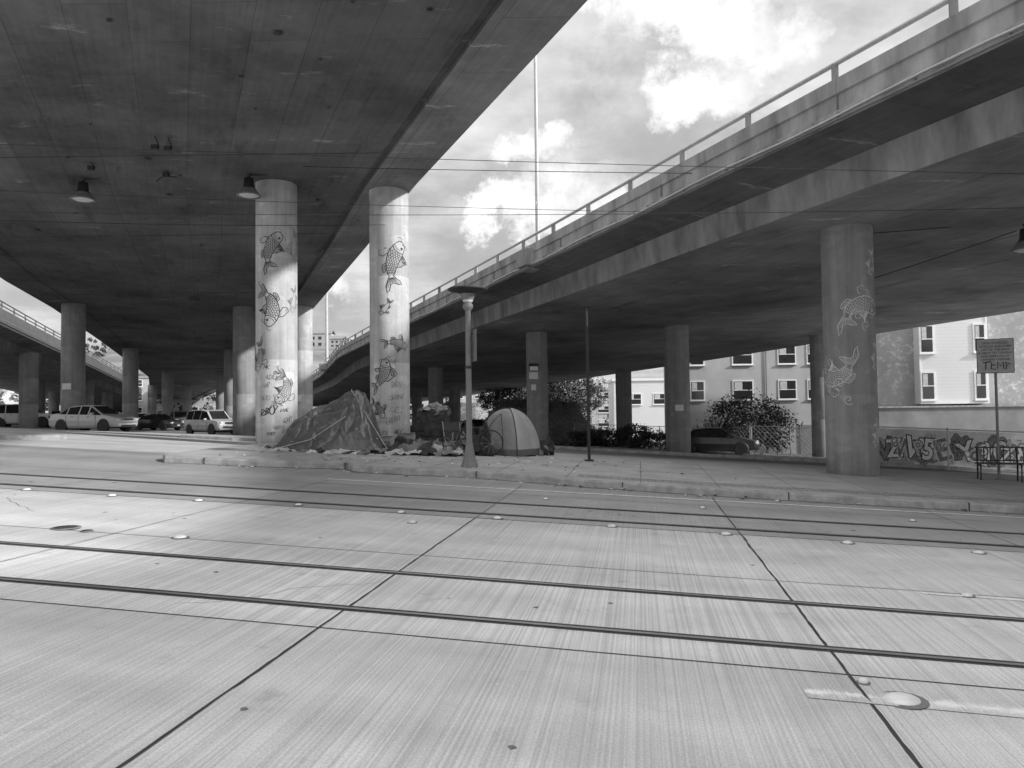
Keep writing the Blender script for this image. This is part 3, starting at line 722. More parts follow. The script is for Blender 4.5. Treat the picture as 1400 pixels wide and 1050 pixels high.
    b.box(xf+.03,0,zf,.06,.7,.13,'dark'); b.box(xf+.02,0,zf-.28,.08,1.1,.12,'dark'); b.box(xf+.07,0,zf-.18,.02,.34,.12,'white'); b.box(0,0,.24,3.6,1.5,.1,'dark')
    b.obj('trim',e)
M['car_silver']=mat('car_paint_silver',.55,.6,.25,1,spec=.6)
M['car_dark']=mat('car_paint_dark',.03,.04,.2,1,spec=.6)
M['car_grey']=mat('car_paint_grey',.25,.3,.25,1,spec=.6)
M['car_white']=mat('car_paint_white',.75,.8,.25,1,spec=.6)
car(-23.2,43.0,math.radians(-14),'sedan','car_silver')
car(-21.3,55,math.radians(-38),'suv','car_silver')
car(-31.5,69,math.radians(-20),'sedan','car_dark'); car(-29.8,76,math.radians(-70),'suv','car_dark')
car(-37.8,60,math.radians(20),'suv','car_white'); car(-38.5,66,math.radians(-60),'sedan','car_grey'); car(-44,67,math.radians(-80),'sedan','car_dark')
car(-36,84,math.radians(-60),'suv','car_grey'); car(-33,84,math.radians(-60),'sedan','car_dark'); car(-40,84,math.radians(-60),'sedan','car_white')
car(-22.5,72,math.radians(-50),'suv','car_grey'); car(-19.5,78,math.radians(-60),'sedan','car_dark')
car(10.9,42.0,math.radians(-16),'sedan','car_dark'); car(5.0,67,math.radians(-20),'sedan','car_grey')
car(-3.0,80,math.radians(-20),'suv','car_dark')

# ------------------------------------------------------------------ encampment
def drape(name,X,Y,rz,pts,depth,m,seed,peaks):
    e=empty(name,(X,Y,GZ(X,Y)),rz); b=MB(); nx,ny=150,100; x0,x1=pts[0][0],pts[-1][0]; vs=[]
    for j in range(ny+1):
        v=-1+2*j/ny
        for i in range(nx+1):
            x=x0+(x1-x0)*i/nx; h=interp(pts,x)
            ed=max(0,1-abs(v)**1.25)
            hh=h*ed**.8
            f=0
            for (px_,pv,am,nf) in peaks:
                dx,dv=x-px_,(v-pv)*depth; r=math.hypot(dx,dv); a=math.atan2(dv,dx)
                a+=1.3*noise.noise(Vector((dx*1.1,dv*1.1,seed)))
                cr=abs(math.sin(a*nf/2+seed)); am2=am*(.5+1.2*abs(noise.noise(Vector((a*1.3,seed,0)))))
                f+=am2*(cr**.6-.65)*min(1,r*1.6)*math.exp(-max(0,r-1.0)*1.1)
            cr2=abs(noise.noise(Vector((x*2.0+v,v*2.6-x*.7,seed+4))))
            f+=.11*(.25-cr2)+.05*noise.noise(Vector((x*3,v*3,seed)))+.035*(.2-abs(noise.noise(Vector((x*7,v*7,seed+2)))))
            w=min(1,hh/.3)
            sag=.06*noise.noise(Vector((x*1.4,v*1.4,seed+9)))
            z=max(.004+.03*abs(noise.noise(Vector((x*6,v*6,1)))),hh+f*w+sag*w)
            y=v*depth*(1+.10*noise.noise(Vector((x*2.3,seed,v))))+f*.6*(-1 if v<0 else 1)
            xx=x+.07*noise.noise(Vector((v*3,x*2,seed)))
            vs.append((xx,y,z))
    n=nx+1
    b.add(vs,[(j*n+i,j*n+i+1,(j+1)*n+i+1,(j+1)*n+i) for j in range(ny) for i in range(nx)],m,True)
    b.obj('tarp_sheet',e); return e
e=drape('tarp_tent',-4.95,21.3,.06,[(-1.55,.05),(-1.3,.36),(-1.0,.78),(-.6,1.05),(-.2,1.14),(.12,1.32),(.48,1.6),(.68,1.63),(.9,1.5),(1.12,1.05),(1.3,.4),(1.42,.05)],1.1,'tarp',3.3,[(.55,-.05,.10,9),(-.75,-.1,.08,7)])
b=MB(); b.tube([(-1.4,-1.15,.05),(-.4,-1.0,.3),(.5,-.8,.9)],.007,'inkw'); b.tube([(.55,-.2,1.62),(1.6,-.9,.0)],.007,'inkw'); b.tube([(.55,0,0),(.55,0,1.66)],.02,'dark'); b.obj('guy_lines_and_pole',e)
def dome(X,Y,rz):
    e=empty('dome_tent',(X,Y,GZ(X,Y)),rz); b=MB(); n=64; rows=20; Rr=.80; H=1.30
    def P(u,a):
        rr=(abs(math.cos(a))**3.2+abs(math.sin(a))**3.2)**(-1/3.2)
        pole=abs(math.cos(2*(a-math.pi/4)))
        r=Rr*rr*math.cos(u*math.pi/2)**.86*(1+.04*pole)
        sag=-.09*math.sin(u*math.pi)*(1-pole)
        r*= (1+sag)
        wr=.03*noise.noise(Vector((math.cos(a)*3,math.sin(a)*3,u*5)))*(1-pole)
        return Vector(((r+wr)*math.cos(a),(r+wr)*math.sin(a)*.95,H*math.sin(u*math.pi/2)**1.08+wr))
    for i in range(n):
        for j in range(rows):
            a0,a1=2*math.pi*i/n,2*math.pi*(i+1)/n; u0,u1=j/rows,(j+1)/rows
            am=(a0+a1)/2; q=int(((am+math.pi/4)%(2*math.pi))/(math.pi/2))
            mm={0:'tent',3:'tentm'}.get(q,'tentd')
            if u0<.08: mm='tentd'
            b.add([P(u0,a0),P(u0,a1),P(u1,a1),P(u1,a0)],[(0,1,2,3)],mm,True)
    o=b.obj('canopy',e)
    bm=bmesh.new(); bm.from_mesh(o.data); bmesh.ops.remove_doubles(bm,verts=bm.verts,dist=.001); bm.to_mesh(o.data); bm.free()
    b=MB()
    for k_ in range(4):
        a=math.pi/4+k_*math.pi/2; b.tube([P(u/20,a)*1.01 for u in range(21)],.012,'dark')
    a=-math.pi/2
    b.tube([P(u/20*.7,a-.5+.5*(u/20)**3)*1.012 for u in range(21)],.007,'dark'); b.tube([P(u/20*.7,a+.35-.35*(u/20)**3)*1.012 for u in range(21)],.007,'dark')
    b.obj('poles_and_zip',e)
dome(-.12,22.1,-.55)
def lump(b,x,y,z,sx,sy,sz,m,seed,mtx=None):
    bm=bmesh.new(); bmesh.ops.create_icosphere(bm,subdivisions=4,radius=1)
    vs=[]
    for v in bm.verts:
        p=v.co; d=1+.30*noise.noise(p*1.4+Vector((seed,0,0)))+.34*(abs(noise.noise(p*2.6+Vector((seed,5,0))))-.2)+.26*(abs(noise.noise(p*6+Vector((0,seed,0))))-.2)
        q=Vector((p.x*sx,p.y*sy,max(-.35,p.z)*sz))*d; vs.append((x+q.x,y+q.y,z+q.z))
    fs=[[v.index for v in f.verts] for f in bm.faces]; bm.free(); b.add(vs,fs,m,True)
def sheetpatch(b,X,Y,Z,w,d,m,seed,rz,h=.12):
    n=22; vs=[]
    for j in range(n+1):
        for i in range(n+1):
            u,v=(i/n-.5)*w,(j/n-.5)*d; q=Vector((u*5,v*5,seed))
            z=h*(1-max(abs(i/n-.5),abs(j/n-.5))*1.6)+.16*(.3-abs(noise.noise(q*.8)))+.05*noise.noise(q*2.3)
            a=u*(1+.25*noise.noise(Vector((v*4,seed,0)))); c_=v*(1+.25*noise.noise(Vector((u*4,0,seed))))
            vs.append((X+a*math.cos(rz)-c_*math.sin(rz),Y+a*math.sin(rz)+c_*math.cos(rz),Z+max(.008,z)))
    b.add(vs,[(j*(n+1)+i,j*(n+1)+i+1,(j+1)*(n+1)+i+1,(j+1)*(n+1)+i) for j in range(n) for i in range(n)],m,True)
def pile(name,pts,seed,ms,sheets=()):
    X0,Y0=pts[0][:2]; e=empty(name,(X0,Y0,GZ(X0,Y0))); b=MB(); rnd=random.Random(seed)
    for (X,Y,s,h) in pts:
        for k_ in range(3):
            x=X+rnd.uniform(-.6,.6)*s; y=Y+rnd.uniform(-.4,.4)*s; hh=h*rnd.uniform(.5,1)
            lump(b,x-X0,y-Y0,GZ(x,y)-GZ(X0,Y0)+hh*.3,s*rnd.uniform(.4,.85),s*rnd.uniform(.35,.6),hh*.75,rnd.choice(ms),rnd.uniform(0,50))
    for (X,Y,w,d,m,h) in sheets: sheetpatch(b,X-X0,Y-Y0,GZ(X,Y)-GZ(X0,Y0),w,d,m,rnd.uniform(0,50),rnd.uniform(-.6,.6),h)
    b.obj('heap',e); return e
pile('clothes_pile',[(-3.4,20.7,.30,.2),(-2.95,20.5,.32,.27),(-2.5,20.4,.3,.33),(-2.1,20.5,.3,.3),(-1.8,20.7,.25,.26),(-2.0,21.2,.3,.42),(-2.7,21.3,.3,.36),(-3.2,21.5,.25,.4),(-1.45,21.0,.2,.3)],5,['cloth1','cloth2','cloth3','cloth2','cloth3','tarp2'],
  [(-3.6,20.5,.8,.5,'cloth2',.1),(-2.8,20.2,.9,.5,'cloth1',.16),(-2.3,20.35,.7,.6,'cloth3',.3),(-1.8,20.3,.8,.45,'cloth2',.14),(-2.6,20.5,.6,.5,'cloth2',.36),(-1.5,20.6,.5,.5,'cloth1',.2),(-3.1,20.7,.5,.5,'cloth3',.3)])
pile('litter_bags',[(-6.3,20.4,.16,.08),(-5.7,19.9,.16,.07),(-4.6,19.8,.2,.10),(-5.1,19.7,.15,.08),(-3.9,19.9,.2,.09),(-6.6,21,.12,.07)],9,['cloth1','cloth2','white','cloth3'],
  [(-5.9,20.0,.7,.3,'cloth1',.05),(-5.2,19.9,.6,.3,'cloth2',.06),(-4.4,19.8,.8,.35,'cloth1',.09),(-4.9,19.85,.4,.3,'cloth3',.1),(-3.95,20.1,.5,.3,'cloth2',.08)])
pile('camp_belongings',[(-1.1,21.4,.24,.6),(-.9,21.0,.2,.4),(-.85,21.6,.22,.8),(-1.25,21.7,.25,.8),(.98,22.9,.22,.55),(.9,22.4,.16,.4),(-.65,20.9,.16,.3),(-1.5,22.1,.25,.55),(.75,22.0,.12,.2)],15,['cloth3','cloth2','cloth3','tarp2'],
  [(-1.0,21.1,.5,.5,'cloth3',.5),(-1.35,21.3,.4,.4,'cloth2',.6),(.95,22.6,.4,.4,'cloth3',.4),(-.7,21.1,.35,.3,'cloth1',.25)])
for (X,Y,rz,w,h) in ((-3.5,21.2,.2,.52,.42),(-1.6,21.9,-.3,.4,.32),(-3.0,21.9,.5,.4,.5),(-1.9,20.9,.4,.3,.25)):
    b=MB(); e=empty('cardboard_box',(X,Y,GZ(X,Y)),rz)
    b.box(0,0,h/2,w,.38,h,'card'); b.box(-.02,-.24,h+.005,w*.96,.12,.008,'card',.05); b.box(.0,-.193,h*.5,w*.6,.004,h*.4,'inkg'); b.obj('carton',e,bevel=.005)
def chair(X,Y,rz):
    e=empty('folding_chair',(X,Y,GZ(X,Y)),rz); b=MB()
    for sx in(-.26,.26):
        b.tube([(sx,-.25,0),(sx,.22,.45),(sx,.32,.9)],.014,'galv'); b.tube([(sx,.25,0),(sx,-.22,.45)],.014,'galv'); b.tube([(sx,-.25,.62),(sx,.25,.66)],.018,'dark')
        b.tube([(sx,-.22,.45),(sx,-.25,.62)],.012,'galv')
    b.obj('frame',e); b=MB(); b.add([(-.26,-.22,.45),(.26,-.22,.45),(.26,0,.41),(-.26,0,.41),(-.26,.22,.45),(.26,.22,.45),(-.26,.32,.88),(.26,.32,.88)],[(0,1,2,3),(3,2,5,4),(4,5,7,6)],'tarp2'); b.obj('fabric',e)
chair(-1.5,20.9,.6)
def bucket(X,Y):
    e=empty('plastic_bucket',(X,Y,GZ(X,Y))); b=MB(); b.lathe([(.12,0),(.15,.34),(.16,.345),(.16,.37),(.14,.37)],'cloth1',20,cap=False); b.lathe([(.138,.34),(.001,.33)],'cloth3',20,cap=False)
    b.tube([(-.16,0,.34),(-.1,-.06,.25),(0,-.17,.2),(.1,-.06,.25),(.16,0,.34)],.005,'galv',4); b.obj('pail',e)
bucket(-3.75,20.75)
def cart(X,Y,rz):
    e=empty('shopping_cart',(X,Y,GZ(X,Y)),rz); b=MB()
    for z,sx,sy in ((.35,.7,.42),(.6,.82,.5),(.85,.92,.56)):
        p=[(-sx/2,-sy/2,z),(sx/2,-sy/2,z),(sx/2,sy/2,z),(-sx/2,sy/2,z),(-sx/2,-sy/2,z)]; b.tube(p,.010,'mid')
    for i in range(13):
        f=-.5+i/12
        for sy in(-1,1): b.tube([(f*.7,sy*.21,.35),(f*.92,sy*.28,.85)],.004,'mid',4)
    b.tube([(-.46,-.28,.85),(-.6,-.28,.98),(-.6,.28,.98),(-.46,.28,.85)],.015,'dark')
    for sx in(-1,1):
        for sy in(-1,1):
            b.tube([(sx*.33,sy*.2,.35),(sx*.33,sy*.22,.1)],.014,'mid'); b.lathe([(.05,-.015),(.06,0),(.05,.015)],'rubber',12,(sx*.33,sy*.22,.06),(0,1,0))
    b.obj('basket',e); b=MB()
    lump(b,0,-.02,.95,.46,.34,.34,'tarp2',4.4); lump(b,.16,-.04,1.12,.36,.28,.26,'tarp',8.4); lump(b,-.28,-.1,.7,.26,.3,.4,'cloth3',2.4); lump(b,.36,-.14,.6,.18,.3,.5,'tarp2',6.1); lump(b,-.05,-.34,.55,.3,.1,.42,'cloth3',9.1); sheetpatch(b,.05,0,1.12,.8,.7,'tarp',4,.1,.22)
    b.obj('bundle',e)
cart(-2.45,23.4,.3)
def bicycle(X,Y,rz):
    e=empty('bicycle',(X,Y,GZ(X,Y)),rz); b=MB()
    for x in(-.5,.5):
        ring=[(x+.33*math.cos(a*math.pi/12),0,.34+.33*math.sin(a*math.pi/12)) for a in range(25)]; b.tube(ring,.016,'rubber',6)
        for a in range(10): b.tube([(x,0,.34),(x+.32*math.cos(a*.628),0,.34+.32*math.sin(a*.628))],.003,'galv',3)
    fr=[[(-.5,0,.34),(-.1,0,.3),(-.2,0,.8),(-.5,0,.34)],[(-.1,0,.3),(.36,0,.78),(-.18,0,.74)],[(.5,0,.34),(.36,0,.78),(.33,0,.92)],[(.33,-.25,.98),(.33,0,.92),(.33,.25,.98)],[(-.2,0,.8),(-.23,0,.9)]]
    for p in fr: b.tube(p,.018,'dark')
    b.box(-.24,0,.92,.26,.12,.05,'dark'); b.lathe([(.09,-.01),(.09,.01)],'mid',16,(-.1,-.03,.3),(0,1,0)); b.obj('frame_and_wheels',e)
bicycle(-1.05,20.6,.35)

# ------------------------------------------------------------------ foliage
def foliage(b,cx,cy,cz,rx,ry,rz_,n,size,m,seed,shell=.55):
    rnd=random.Random(seed)
    cl=[]
    for _ in range(max(6,n//60)):
        while True:
            p=Vector((rnd.uniform(-1,1),rnd.uniform(-1,1),rnd.uniform(-1,1)))
            if p.length<1 and p.length>.25: break
        cl.append((p,rnd.uniform(.16,.36)))
    for i in range(n):
        c_,r=rnd.choice(cl); d=Vector((rnd.gauss(0,1),rnd.gauss(0,1),rnd.gauss(0,1))).normalized()*r*rnd.uniform(.5,1.1)
        p=c_+d; q=Vector((cx+p.x*rx,cy+p.y*ry,cz+p.z*rz_))
        nrm=(d.normalized()+Vector((rnd.uniform(-.7,.7),rnd.uniform(-.7,.7),rnd.uniform(-.3,.9)))).normalized()
        a=nrm.orthogonal().normalized(); c2=nrm.cross(a); ang=rnd.uniform(0,6.28); a,c2=a*math.cos(ang)+c2*math.sin(ang),c2*math.cos(ang)-a*math.sin(ang)
        s=size*rnd.uniform(.5,1.2)
        b.add([q-a*s*.5,q+c2*s*.35,q+a*s*.6,q-c2*s*.35],[(0,1,2,3)],m)
def bush(name,X,Y,rx,ry,h,n,size,m,seed,z=None):
    z=T(X,Y) if z is None else z; e=empty(name,(X,Y,z)); b=MB()
    rnd=random.Random(seed)
    for i in range(9):
        a=rnd.uniform(0,6.28); b.tube([(0,0,0),(rx*.3*math.cos(a),ry*.3*math.sin(a),h*.4),(rx*.6*math.cos(a),ry*.6*math.sin(a),h*.75)],.04,'bark',5)
    b.obj('stems',e); b=MB()
    foliage(b,0,0,h*.52,rx,ry,h*.52,n,size,m,seed); b.obj('leaves',e)
def tree(X,Y,H,r,n,size,m,seed,z=None):
    z=T(X,Y) if z is None else z; e=empty('broadleaf_tree',(X,Y,z)); b=MB(); rnd=random.Random(seed)
    b.lathe([(.22,0),(.16,H*.3),(.11,H*.6),(.04,H*.9)],'bark',10)
    for i in range(9):
        a=rnd.uniform(0,6.28); h0=H*rnd.uniform(.3,.6); l=r*rnd.uniform(.5,.9)
        b.tube([(0,0,h0),(l*.5*math.cos(a),l*.5*math.sin(a),h0+H*.12),(l*math.cos(a),l*math.sin(a),h0+H*.25)],.05,'bark',5)
    b.obj('trunk',e); b=MB(); foliage(b,0,0,H*.64,r,r,H*.38,n,size,m,seed); b.obj('crown',e)
bush('evergreen_bush',15.2,50,2.9,1.8,3.6,9000,.16,'leaf',1)
bush('evergreen_bush',9.0,57,2.2,1.6,1.7,4000,.16,'leaf',2)
bush('hedge',13.0,55,3.5,1.4,1.5,5000,.16,'leaf',3); bush('hedge',6.6,58,2.4,1.4,1.4,4000,.16,'leaf',33)
tree(6.3,88,7.5,4.2,8000,.3,'leaf',4); tree(0.5,98,7,4.5,6000,.32,'leaf',6)
def bank(X0,X1,Y0,Y1,H,name,m,seed):
    b=MB(); nx,ny=40,24; vs=[]
    for j in range(ny+1):
        for i in range(nx+1):
            u,v=i/nx,j/ny; X=X0+(X1-X0)*u; Y=Y0+(Y1-Y0)*v
            h=H*sm(v*1.6)*sm(min(u,1-u)*4)+.25*noise.noise(Vector((X,Y,seed)))*min(1,v*4)
            vs.append((X,Y,T(X,Y)+h-.05))
    n=nx+1; b.add(vs,[(j*n+i,j*n+i+1,(j+1)*n+i+1,(j+1)*n+i) for j in range(ny) for i in range(nx)],m,True)
    rnd=random.Random(seed)
    for _ in range(7000):
        q=Vector(rnd.choice(vs))+Vector((rnd.uniform(-.3,.3),rnd.uniform(-.4,.4),rnd.uniform(0,.3))); s=.2*rnd.uniform(.5,1.3)
        a=Vector((rnd.uniform(-1,1),rnd.uniform(-1,1),rnd.uniform(-1,1))).normalized(); c2=a.orthogonal().normalized()
        b.add([q-a*s*.5,q+c2*s*.3,q+a*s*.5,q-c2*s*.3],[(0,1,2,3)],'leafl')
    b.obj(name)
bank(-3.5,8.0,58,72,3.4,'ivy_bank','grass',3)
bank(-12,-3,100,120,3.5,'ivy_bank','grass',8)

# ------------------------------------------------------------------ buildings
M['wallA']=mat('stucco_grey',.38,.48,.85,.5,detail=8); M['wallC']=mat('block_grey',.20,.32,.85,.8,detail=8)
m,nt,bs=newmat('mottled_mural_wall'); tc=N(nt,'ShaderNodeTexCoord'); o=tc.outputs['Object']
x=ramp(nt,noi(nt,o,3,7,.8),.52,.58,0,1); y=ramp(nt,noi(nt,o,.4,4,.6),.40,.62,.0,.8); x=mth(nt,'MULTIPLY',x,y)
x=ramp(nt,x,0,1,.34,.68); x=mth(nt,'MULTIPLY',x,ramp(nt,noi(nt,o,.8,5,.6),.3,.7,.82,1.1))
nt.links.new(tocol(nt,x),bs.inputs['Base Color']); bs.inputs['Roughness'].default_value=.9
M['wallB']=m
m,nt,bs=newmat('clapboard_white'); tc=N(nt,'ShaderNodeTexCoord'); wv=N(nt,'ShaderNodeTexWave'); wv.wave_type='BANDS'; wv.bands_direction='Z'; wv.wave_profile='SAW'; wv.inputs['Scale'].default_value=1.6
nt.links.new(tc.outputs['Object'],wv.inputs['Vector']); bp=N(nt,'ShaderNodeBump'); bp.inputs['Distance'].default_value=.03; nt.links.new(wv.outputs['Fac'],bp.inputs['Height']); nt.links.new(bp.outputs[0],bs.inputs['Normal'])
x=ramp(nt,wv.outputs['Fac'],.0,.12,.6,.8); nt.links.new(tocol(nt,x),bs.inputs['Base Color'])
M['clap']=m
def window(b,x,y,z,w,h,side=-1):
    b.box(x,y-.03,z,w+.2,.06,h+.2,'white'); b.box(x,y-.065,z,w,.02,h,'glass'); b.box(x,y-.08,z,w,.02,.05,'white'); b.box(x,y-.10,z-h/2-.12,w+.3,.16,.07,'white')
    b.box(x-w*.25,y-.078,z+h*.22,w*.42,.006,h*.5,'cloth1')
e=empty('apartment_building',(14.3,64,-3.9),-.05); b=MB()
b.box(8.5,6,5.5,17,12,11.5,'wallA'); b.box(8.5,5.9,11.4,17.3,12.3,.35,'kerb'); b.obj('walls',e)
b=MB()
for z in (5.3,8.2):
    for x,w in ((1.0,1.0),(4.7,1.5),(8.3,1.3),(10.6,1.2),(13.2,1.3),(15.5,1.0)): window(b,x,0,z+.2,w,1.45)
b.obj('windows',e)
b=MB()
for x in (6.6,12.0): b.lathe([(.05,0),(.05,10)],'mid',8,(x,-.08,.3))
b.box(3.5,-.04,1.2,1.0,.08,2.1,'dark'); b.box(10.5,-.05,1.4,2.6,.1,2.4,'mid'); b.obj('door_and_pipes',e)
e=empty('mural_building',(21.4,46.5,-3.2),-.12); b=MB()
b.box(9,6,6.6,18,12,13.5,'wallB'); b.obj('walls',e)
b=MB(); b.box(4.5,-.38,8.0,3.6,.8,9.0,'clap'); b.box(4.5,-.4,3.45,3.8,.9,.12,'white')
for xx in(2.66,6.34): b.box(xx,-.4,8.0,.1,.84,9.0,'white')
b.obj('clapboard_bay',e)
b=MB()
for z in (4.45,7.2,10): window(b,3.05,-.79,z,.62,1.5); window(b,5.95,-.79,z,.5,1.5)
b.obj('windows',e)
b=MB(); b.box(9,-1.2,1.5,18.4,2.0,3.4,'wallC'); b.box(9,-1.2,3.24,18.6,2.2,.1,'kerb'); b.obj('ground_floor_block',e)
e=empty('low_white_building',(13.0,95,T(13,95)),-.05); b=MB(); b.box(3.5,5,3.4,8,9,7,'clap'); b.box(3.5,5,7.0,8.4,9.4,.3,'white'); b.box(9,6,2.6,4,9,5.2,'wallA'); b.obj('walls',e)
b=MB(); window(b,2.0,.5,4.6,1.6,1.2); window(b,5.2,.5,4.6,1.6,1.2); b.obj('windows',e)
def block(name,X,Y,w,d,h,m,rz=0,z=None,rows=3,cols=5):
    z=T(X,Y)-.3 if z is None else z; e=empty(name,(X,Y,z),rz); b=MB(); b.box(0,d/2,h/2,w,d,h,m); b.box(0,d/2,h+.1,w+.5,d+.5,.3,'kerb'); b.obj('walls',e); b=MB()
    for r in range(rows):
        for c_ in range(cols): window(b,-w/2+w*(c_+.5)/cols,0,h*(r+.6)/rows,w/cols*.45,h/rows*.45)
    b.obj('windows',e)
block('distant_building',-62,150,26,12,8,'wallA',.1); block('distant_building',-95,150,26,12,10,'clap',.2); block('distant_building',30,150,30,12,8,'wallA',-.1); block('distant_building',-2,165,24,12,7,'wallA',0)
block('distant_building',-105,95,20,14,9,'clap',.5); block('distant_building',60,80,26,14,9,'wallA',-.3)
# graffiti wall
e=empty('graffiti_wall',(12.6,28.2,0)); b=MB(); 
dirw=Vector((18,-5.0,0)).normalized(); nrmw=Vector((dirw.y,-dirw.x,0))
nseg=14; L=18.0; vs=[]
def WP(u,h,off=0):
    p=dirw*u; z=T(12.6+p.x,28.2+p.y); q=p+nrmw*off
    return (q.x,q.y,z+h)
for i in range(nseg+1):
    u=L*i/nseg
    vs+=[WP(u,-.2,.1),WP(u,1.34,.1),WP(u,1.34,-.1),WP(u,-.2,-.1)]
b.add(vs,[(i*4+j,(i+1)*4+j,(i+1)*4+j+1,i*4+j+1) for i in range(nseg) for j in range(3)]+[(0,1,2,3)],'wallw'); b.obj('wall',e)
b=MB(); rnd=random.Random(11); off=.104
for i in range(20):
    uc=.4+i*.5+rnd.uniform(-.2,.2); P=[]; ph=rnd.uniform(0,6); rw=rnd.uniform(.25,.6); rh=rnd.uniform(.25,.55); hc=rnd.uniform(.4,.85)
    for a in range(40):
        th=a/40*2*math.pi; r=1+.16*math.sin(5*th+ph)+.1*math.sin(9*th+ph)
        P.append((uc+rw*r*math.cos(th),max(.04,min(1.28,hc+rh*r*math.sin(th)))))
    b.add([WP(x,y,off) for x,y in P],[tuple(range(40))],rnd.choice(['cloth2','inkg','cloth1','card','mid','inkw'])); off+=.0006
b.obj('paint_clouds',e)
wang=math.atan2(dirw.y,dirw.x)
ii=0
for row in range(3):
    u=.15+.13*row
    while u<9.5:
        h={0:rnd.uniform(.85,1.15),1:rnd.uniform(.45,.8),2:rnd.uniform(.2,.4)}[row]
        tilt=rnd.uniform(-.35,.35); hc={0:.62,1:rnd.uniform(.4,.9),2:rnd.uniform(.2,1.15)}[row]
        base=Vector(WP(u+.2,hc,0)); chh=rnd.choice('SKEROBZAMNXWGPYU358&Q'); shx=rnd.uniform(.55,1.0)
        def TM(o_): 
            q=base+Vector((nrmw.x,nrmw.y,0))*o_
            return Matrix.Translation(q)@Matrix.Rotation(wang,4,'Z')@Matrix.Rotation(math.pi/2,4,'X')@Matrix.Rotation(tilt,4,'Z')@Matrix.Diagonal((shx,1,1,1))
        fl,ol=rnd.choice([('white','ink'),('inkw','ink'),('cloth1','ink'),('cloth2','inkw'),('ink','inkw'),('inkg','ink')])
        if row<2:
            text(chh,'letter_outline',e,TM(.118+.0005*ii),h,ol,.06*h); text(chh,'letter_fill',e,TM(.118+.0005*ii+.0002),h,fl,.02*h)
        else: text(chh,'letter_tag',e,TM(.118+.0005*ii),h,rnd.choice(['ink','inkg']),-.004)
        ii+=1
        u+={0:.36,1:.75,2:.3}[row]*rnd.uniform(.8,1.3)
def fence(name,pts,H=1.6,step=.16,post=2.4,r=.004):
    e=empty(name,(0,0,0)); b=MB(); P=[Vector(p) for p in pts]
    for a,c2 in zip(P,P[1:]):
        L_=(c2-a).length; n=max(1,int(L_/post))
        def Q(u,h): p=a.lerp(c2,min(1,max(0,u/L_))); return (p.x,p.y,T(p.x,p.y)+h)
        for i in range(n+1): b.tube([Q(L_*i/n,0),Q(L_*i/n,H+.05)],.03,'galv')
        b.tube([Q(0,H),Q(L_/2,H),Q(L_,H)],.022,'galv'); b.tube([Q(0,.06),Q(L_,.06)],.01,'galv',4)
        u=-H
        while u<L_:
            for sg in(1,-1):
                u0,u1=u,u+H; h0,h1=(0,H) if sg>0 else (H,0)
                if u0<0: h0+= (h1-h0)*(-u0)/H; u0=0
                if u1>L_: h1-=(h1-h0)*(u1-L_)/(u1-u0); u1=L_
                b.tube([Q(u0,h0),Q(u1,h1)],r,'galv',3)
            u+=step
    b.obj('mesh_posts_and_rails',e)
fence('chain_link_fence',[(12.2,27.2),(20,24.9)],1.38,.2,2.4,.0025)
fence('chain_link_fence',[(14.5,47.5),(20.5,43.5)],1.8,.28,2.2,.006)
fence('chain_link_fence',[(4.8,60),(10.5,55.5),(14.6,47.5)],1.7,.3,2.4,.006)

def hill(name,cx,cy,rx,ry,H,m,seed):
    b=MB(); nx,ny=60,24; vs=[]
    for j in range(ny+1):
        for i in range(nx+1):
            u=-1+2*i/nx; v=-1+2*j/ny; r=math.hypot(u,v)
            vs.append((cx+rx*u,cy+ry*v,-6+(H+6)*max(0,1-r**2)**.9+3*noise.noise(Vector((u*4,v*4,seed)))*max(0,1-r)))
    n=nx+1; b.add(vs,[(j*n+i,j*n+i+1,(j+1)*n+i+1,(j+1)*n+i) for j in range(ny) for i in range(nx)],m,True); b.obj(name); return vs
M['hill']=mat('hill_vegetation',.10,.25,.9,.06)
vs=hill('hill',-150,470,260,190,42,'hill',2)
vs2=hill('hill',250,620,420,200,22,'hill',5)
b=MB(); rnd=random.Random(3)
e=empty('hillside_trees')
for _ in range(130):
    v=rnd.choice(vs)
    if v[2]<5 or v[1]>480: continue
    foliage(b,v[0],v[1],v[2]+3.5,5,5,rnd.uniform(4,6.5),90,1.9,rnd.choice(['leaf','leafl','leaf']),rnd.randint(0,9999))
b.obj('crowns',e)
e=empty('hillside_houses'); b=MB()
for i in range(60):
    v=rnd.choice(vs)
    if v[2]<8 or v[1]>480: continue
    w=rnd.uniform(7,14); h=rnd.uniform(5,12); mm=rnd.choice(['clap','wallA','card','kerb']); z=v[2]+h/2-1
    b.box(v[0],v[1],z,w,9,h,mm); 
    b.add([(v[0]-w/2-.4,v[1]-5,z+h/2),(v[0]+w/2+.4,v[1]-5,z+h/2),(v[0]+w/2+.4,v[1],z+h/2+2.2),(v[0]-w/2-.4,v[1],z+h/2+2.2),(v[0]+w/2+.4,v[1]+5,z+h/2),(v[0]-w/2-.4,v[1]+5,z+h/2)],[(0,1,2,3),(3,2,4,5)],'mid')
    for c_ in range(3):
        for r_2 in range(2): b.box(v[0]-w*.3+w*.3*c_,v[1]-4.55,z-h*.22+h*.42*r_2,w*.14,.1,h*.2,'glass')
b.obj('walls_and_roofs',e)
b=MB(); e=empty('distant_trees')
rnd=random.Random(8)
for i in range(60):
    x=rnd.uniform(-150,110); y=rnd.uniform(125,148)
    foliage(b,x,y,T(x,y)+2.6,4,3,3.2,160,.75,rnd.choice(['leaf','leaf','leafl']),rnd.randint(0,9999))
b.obj('crowns',e)

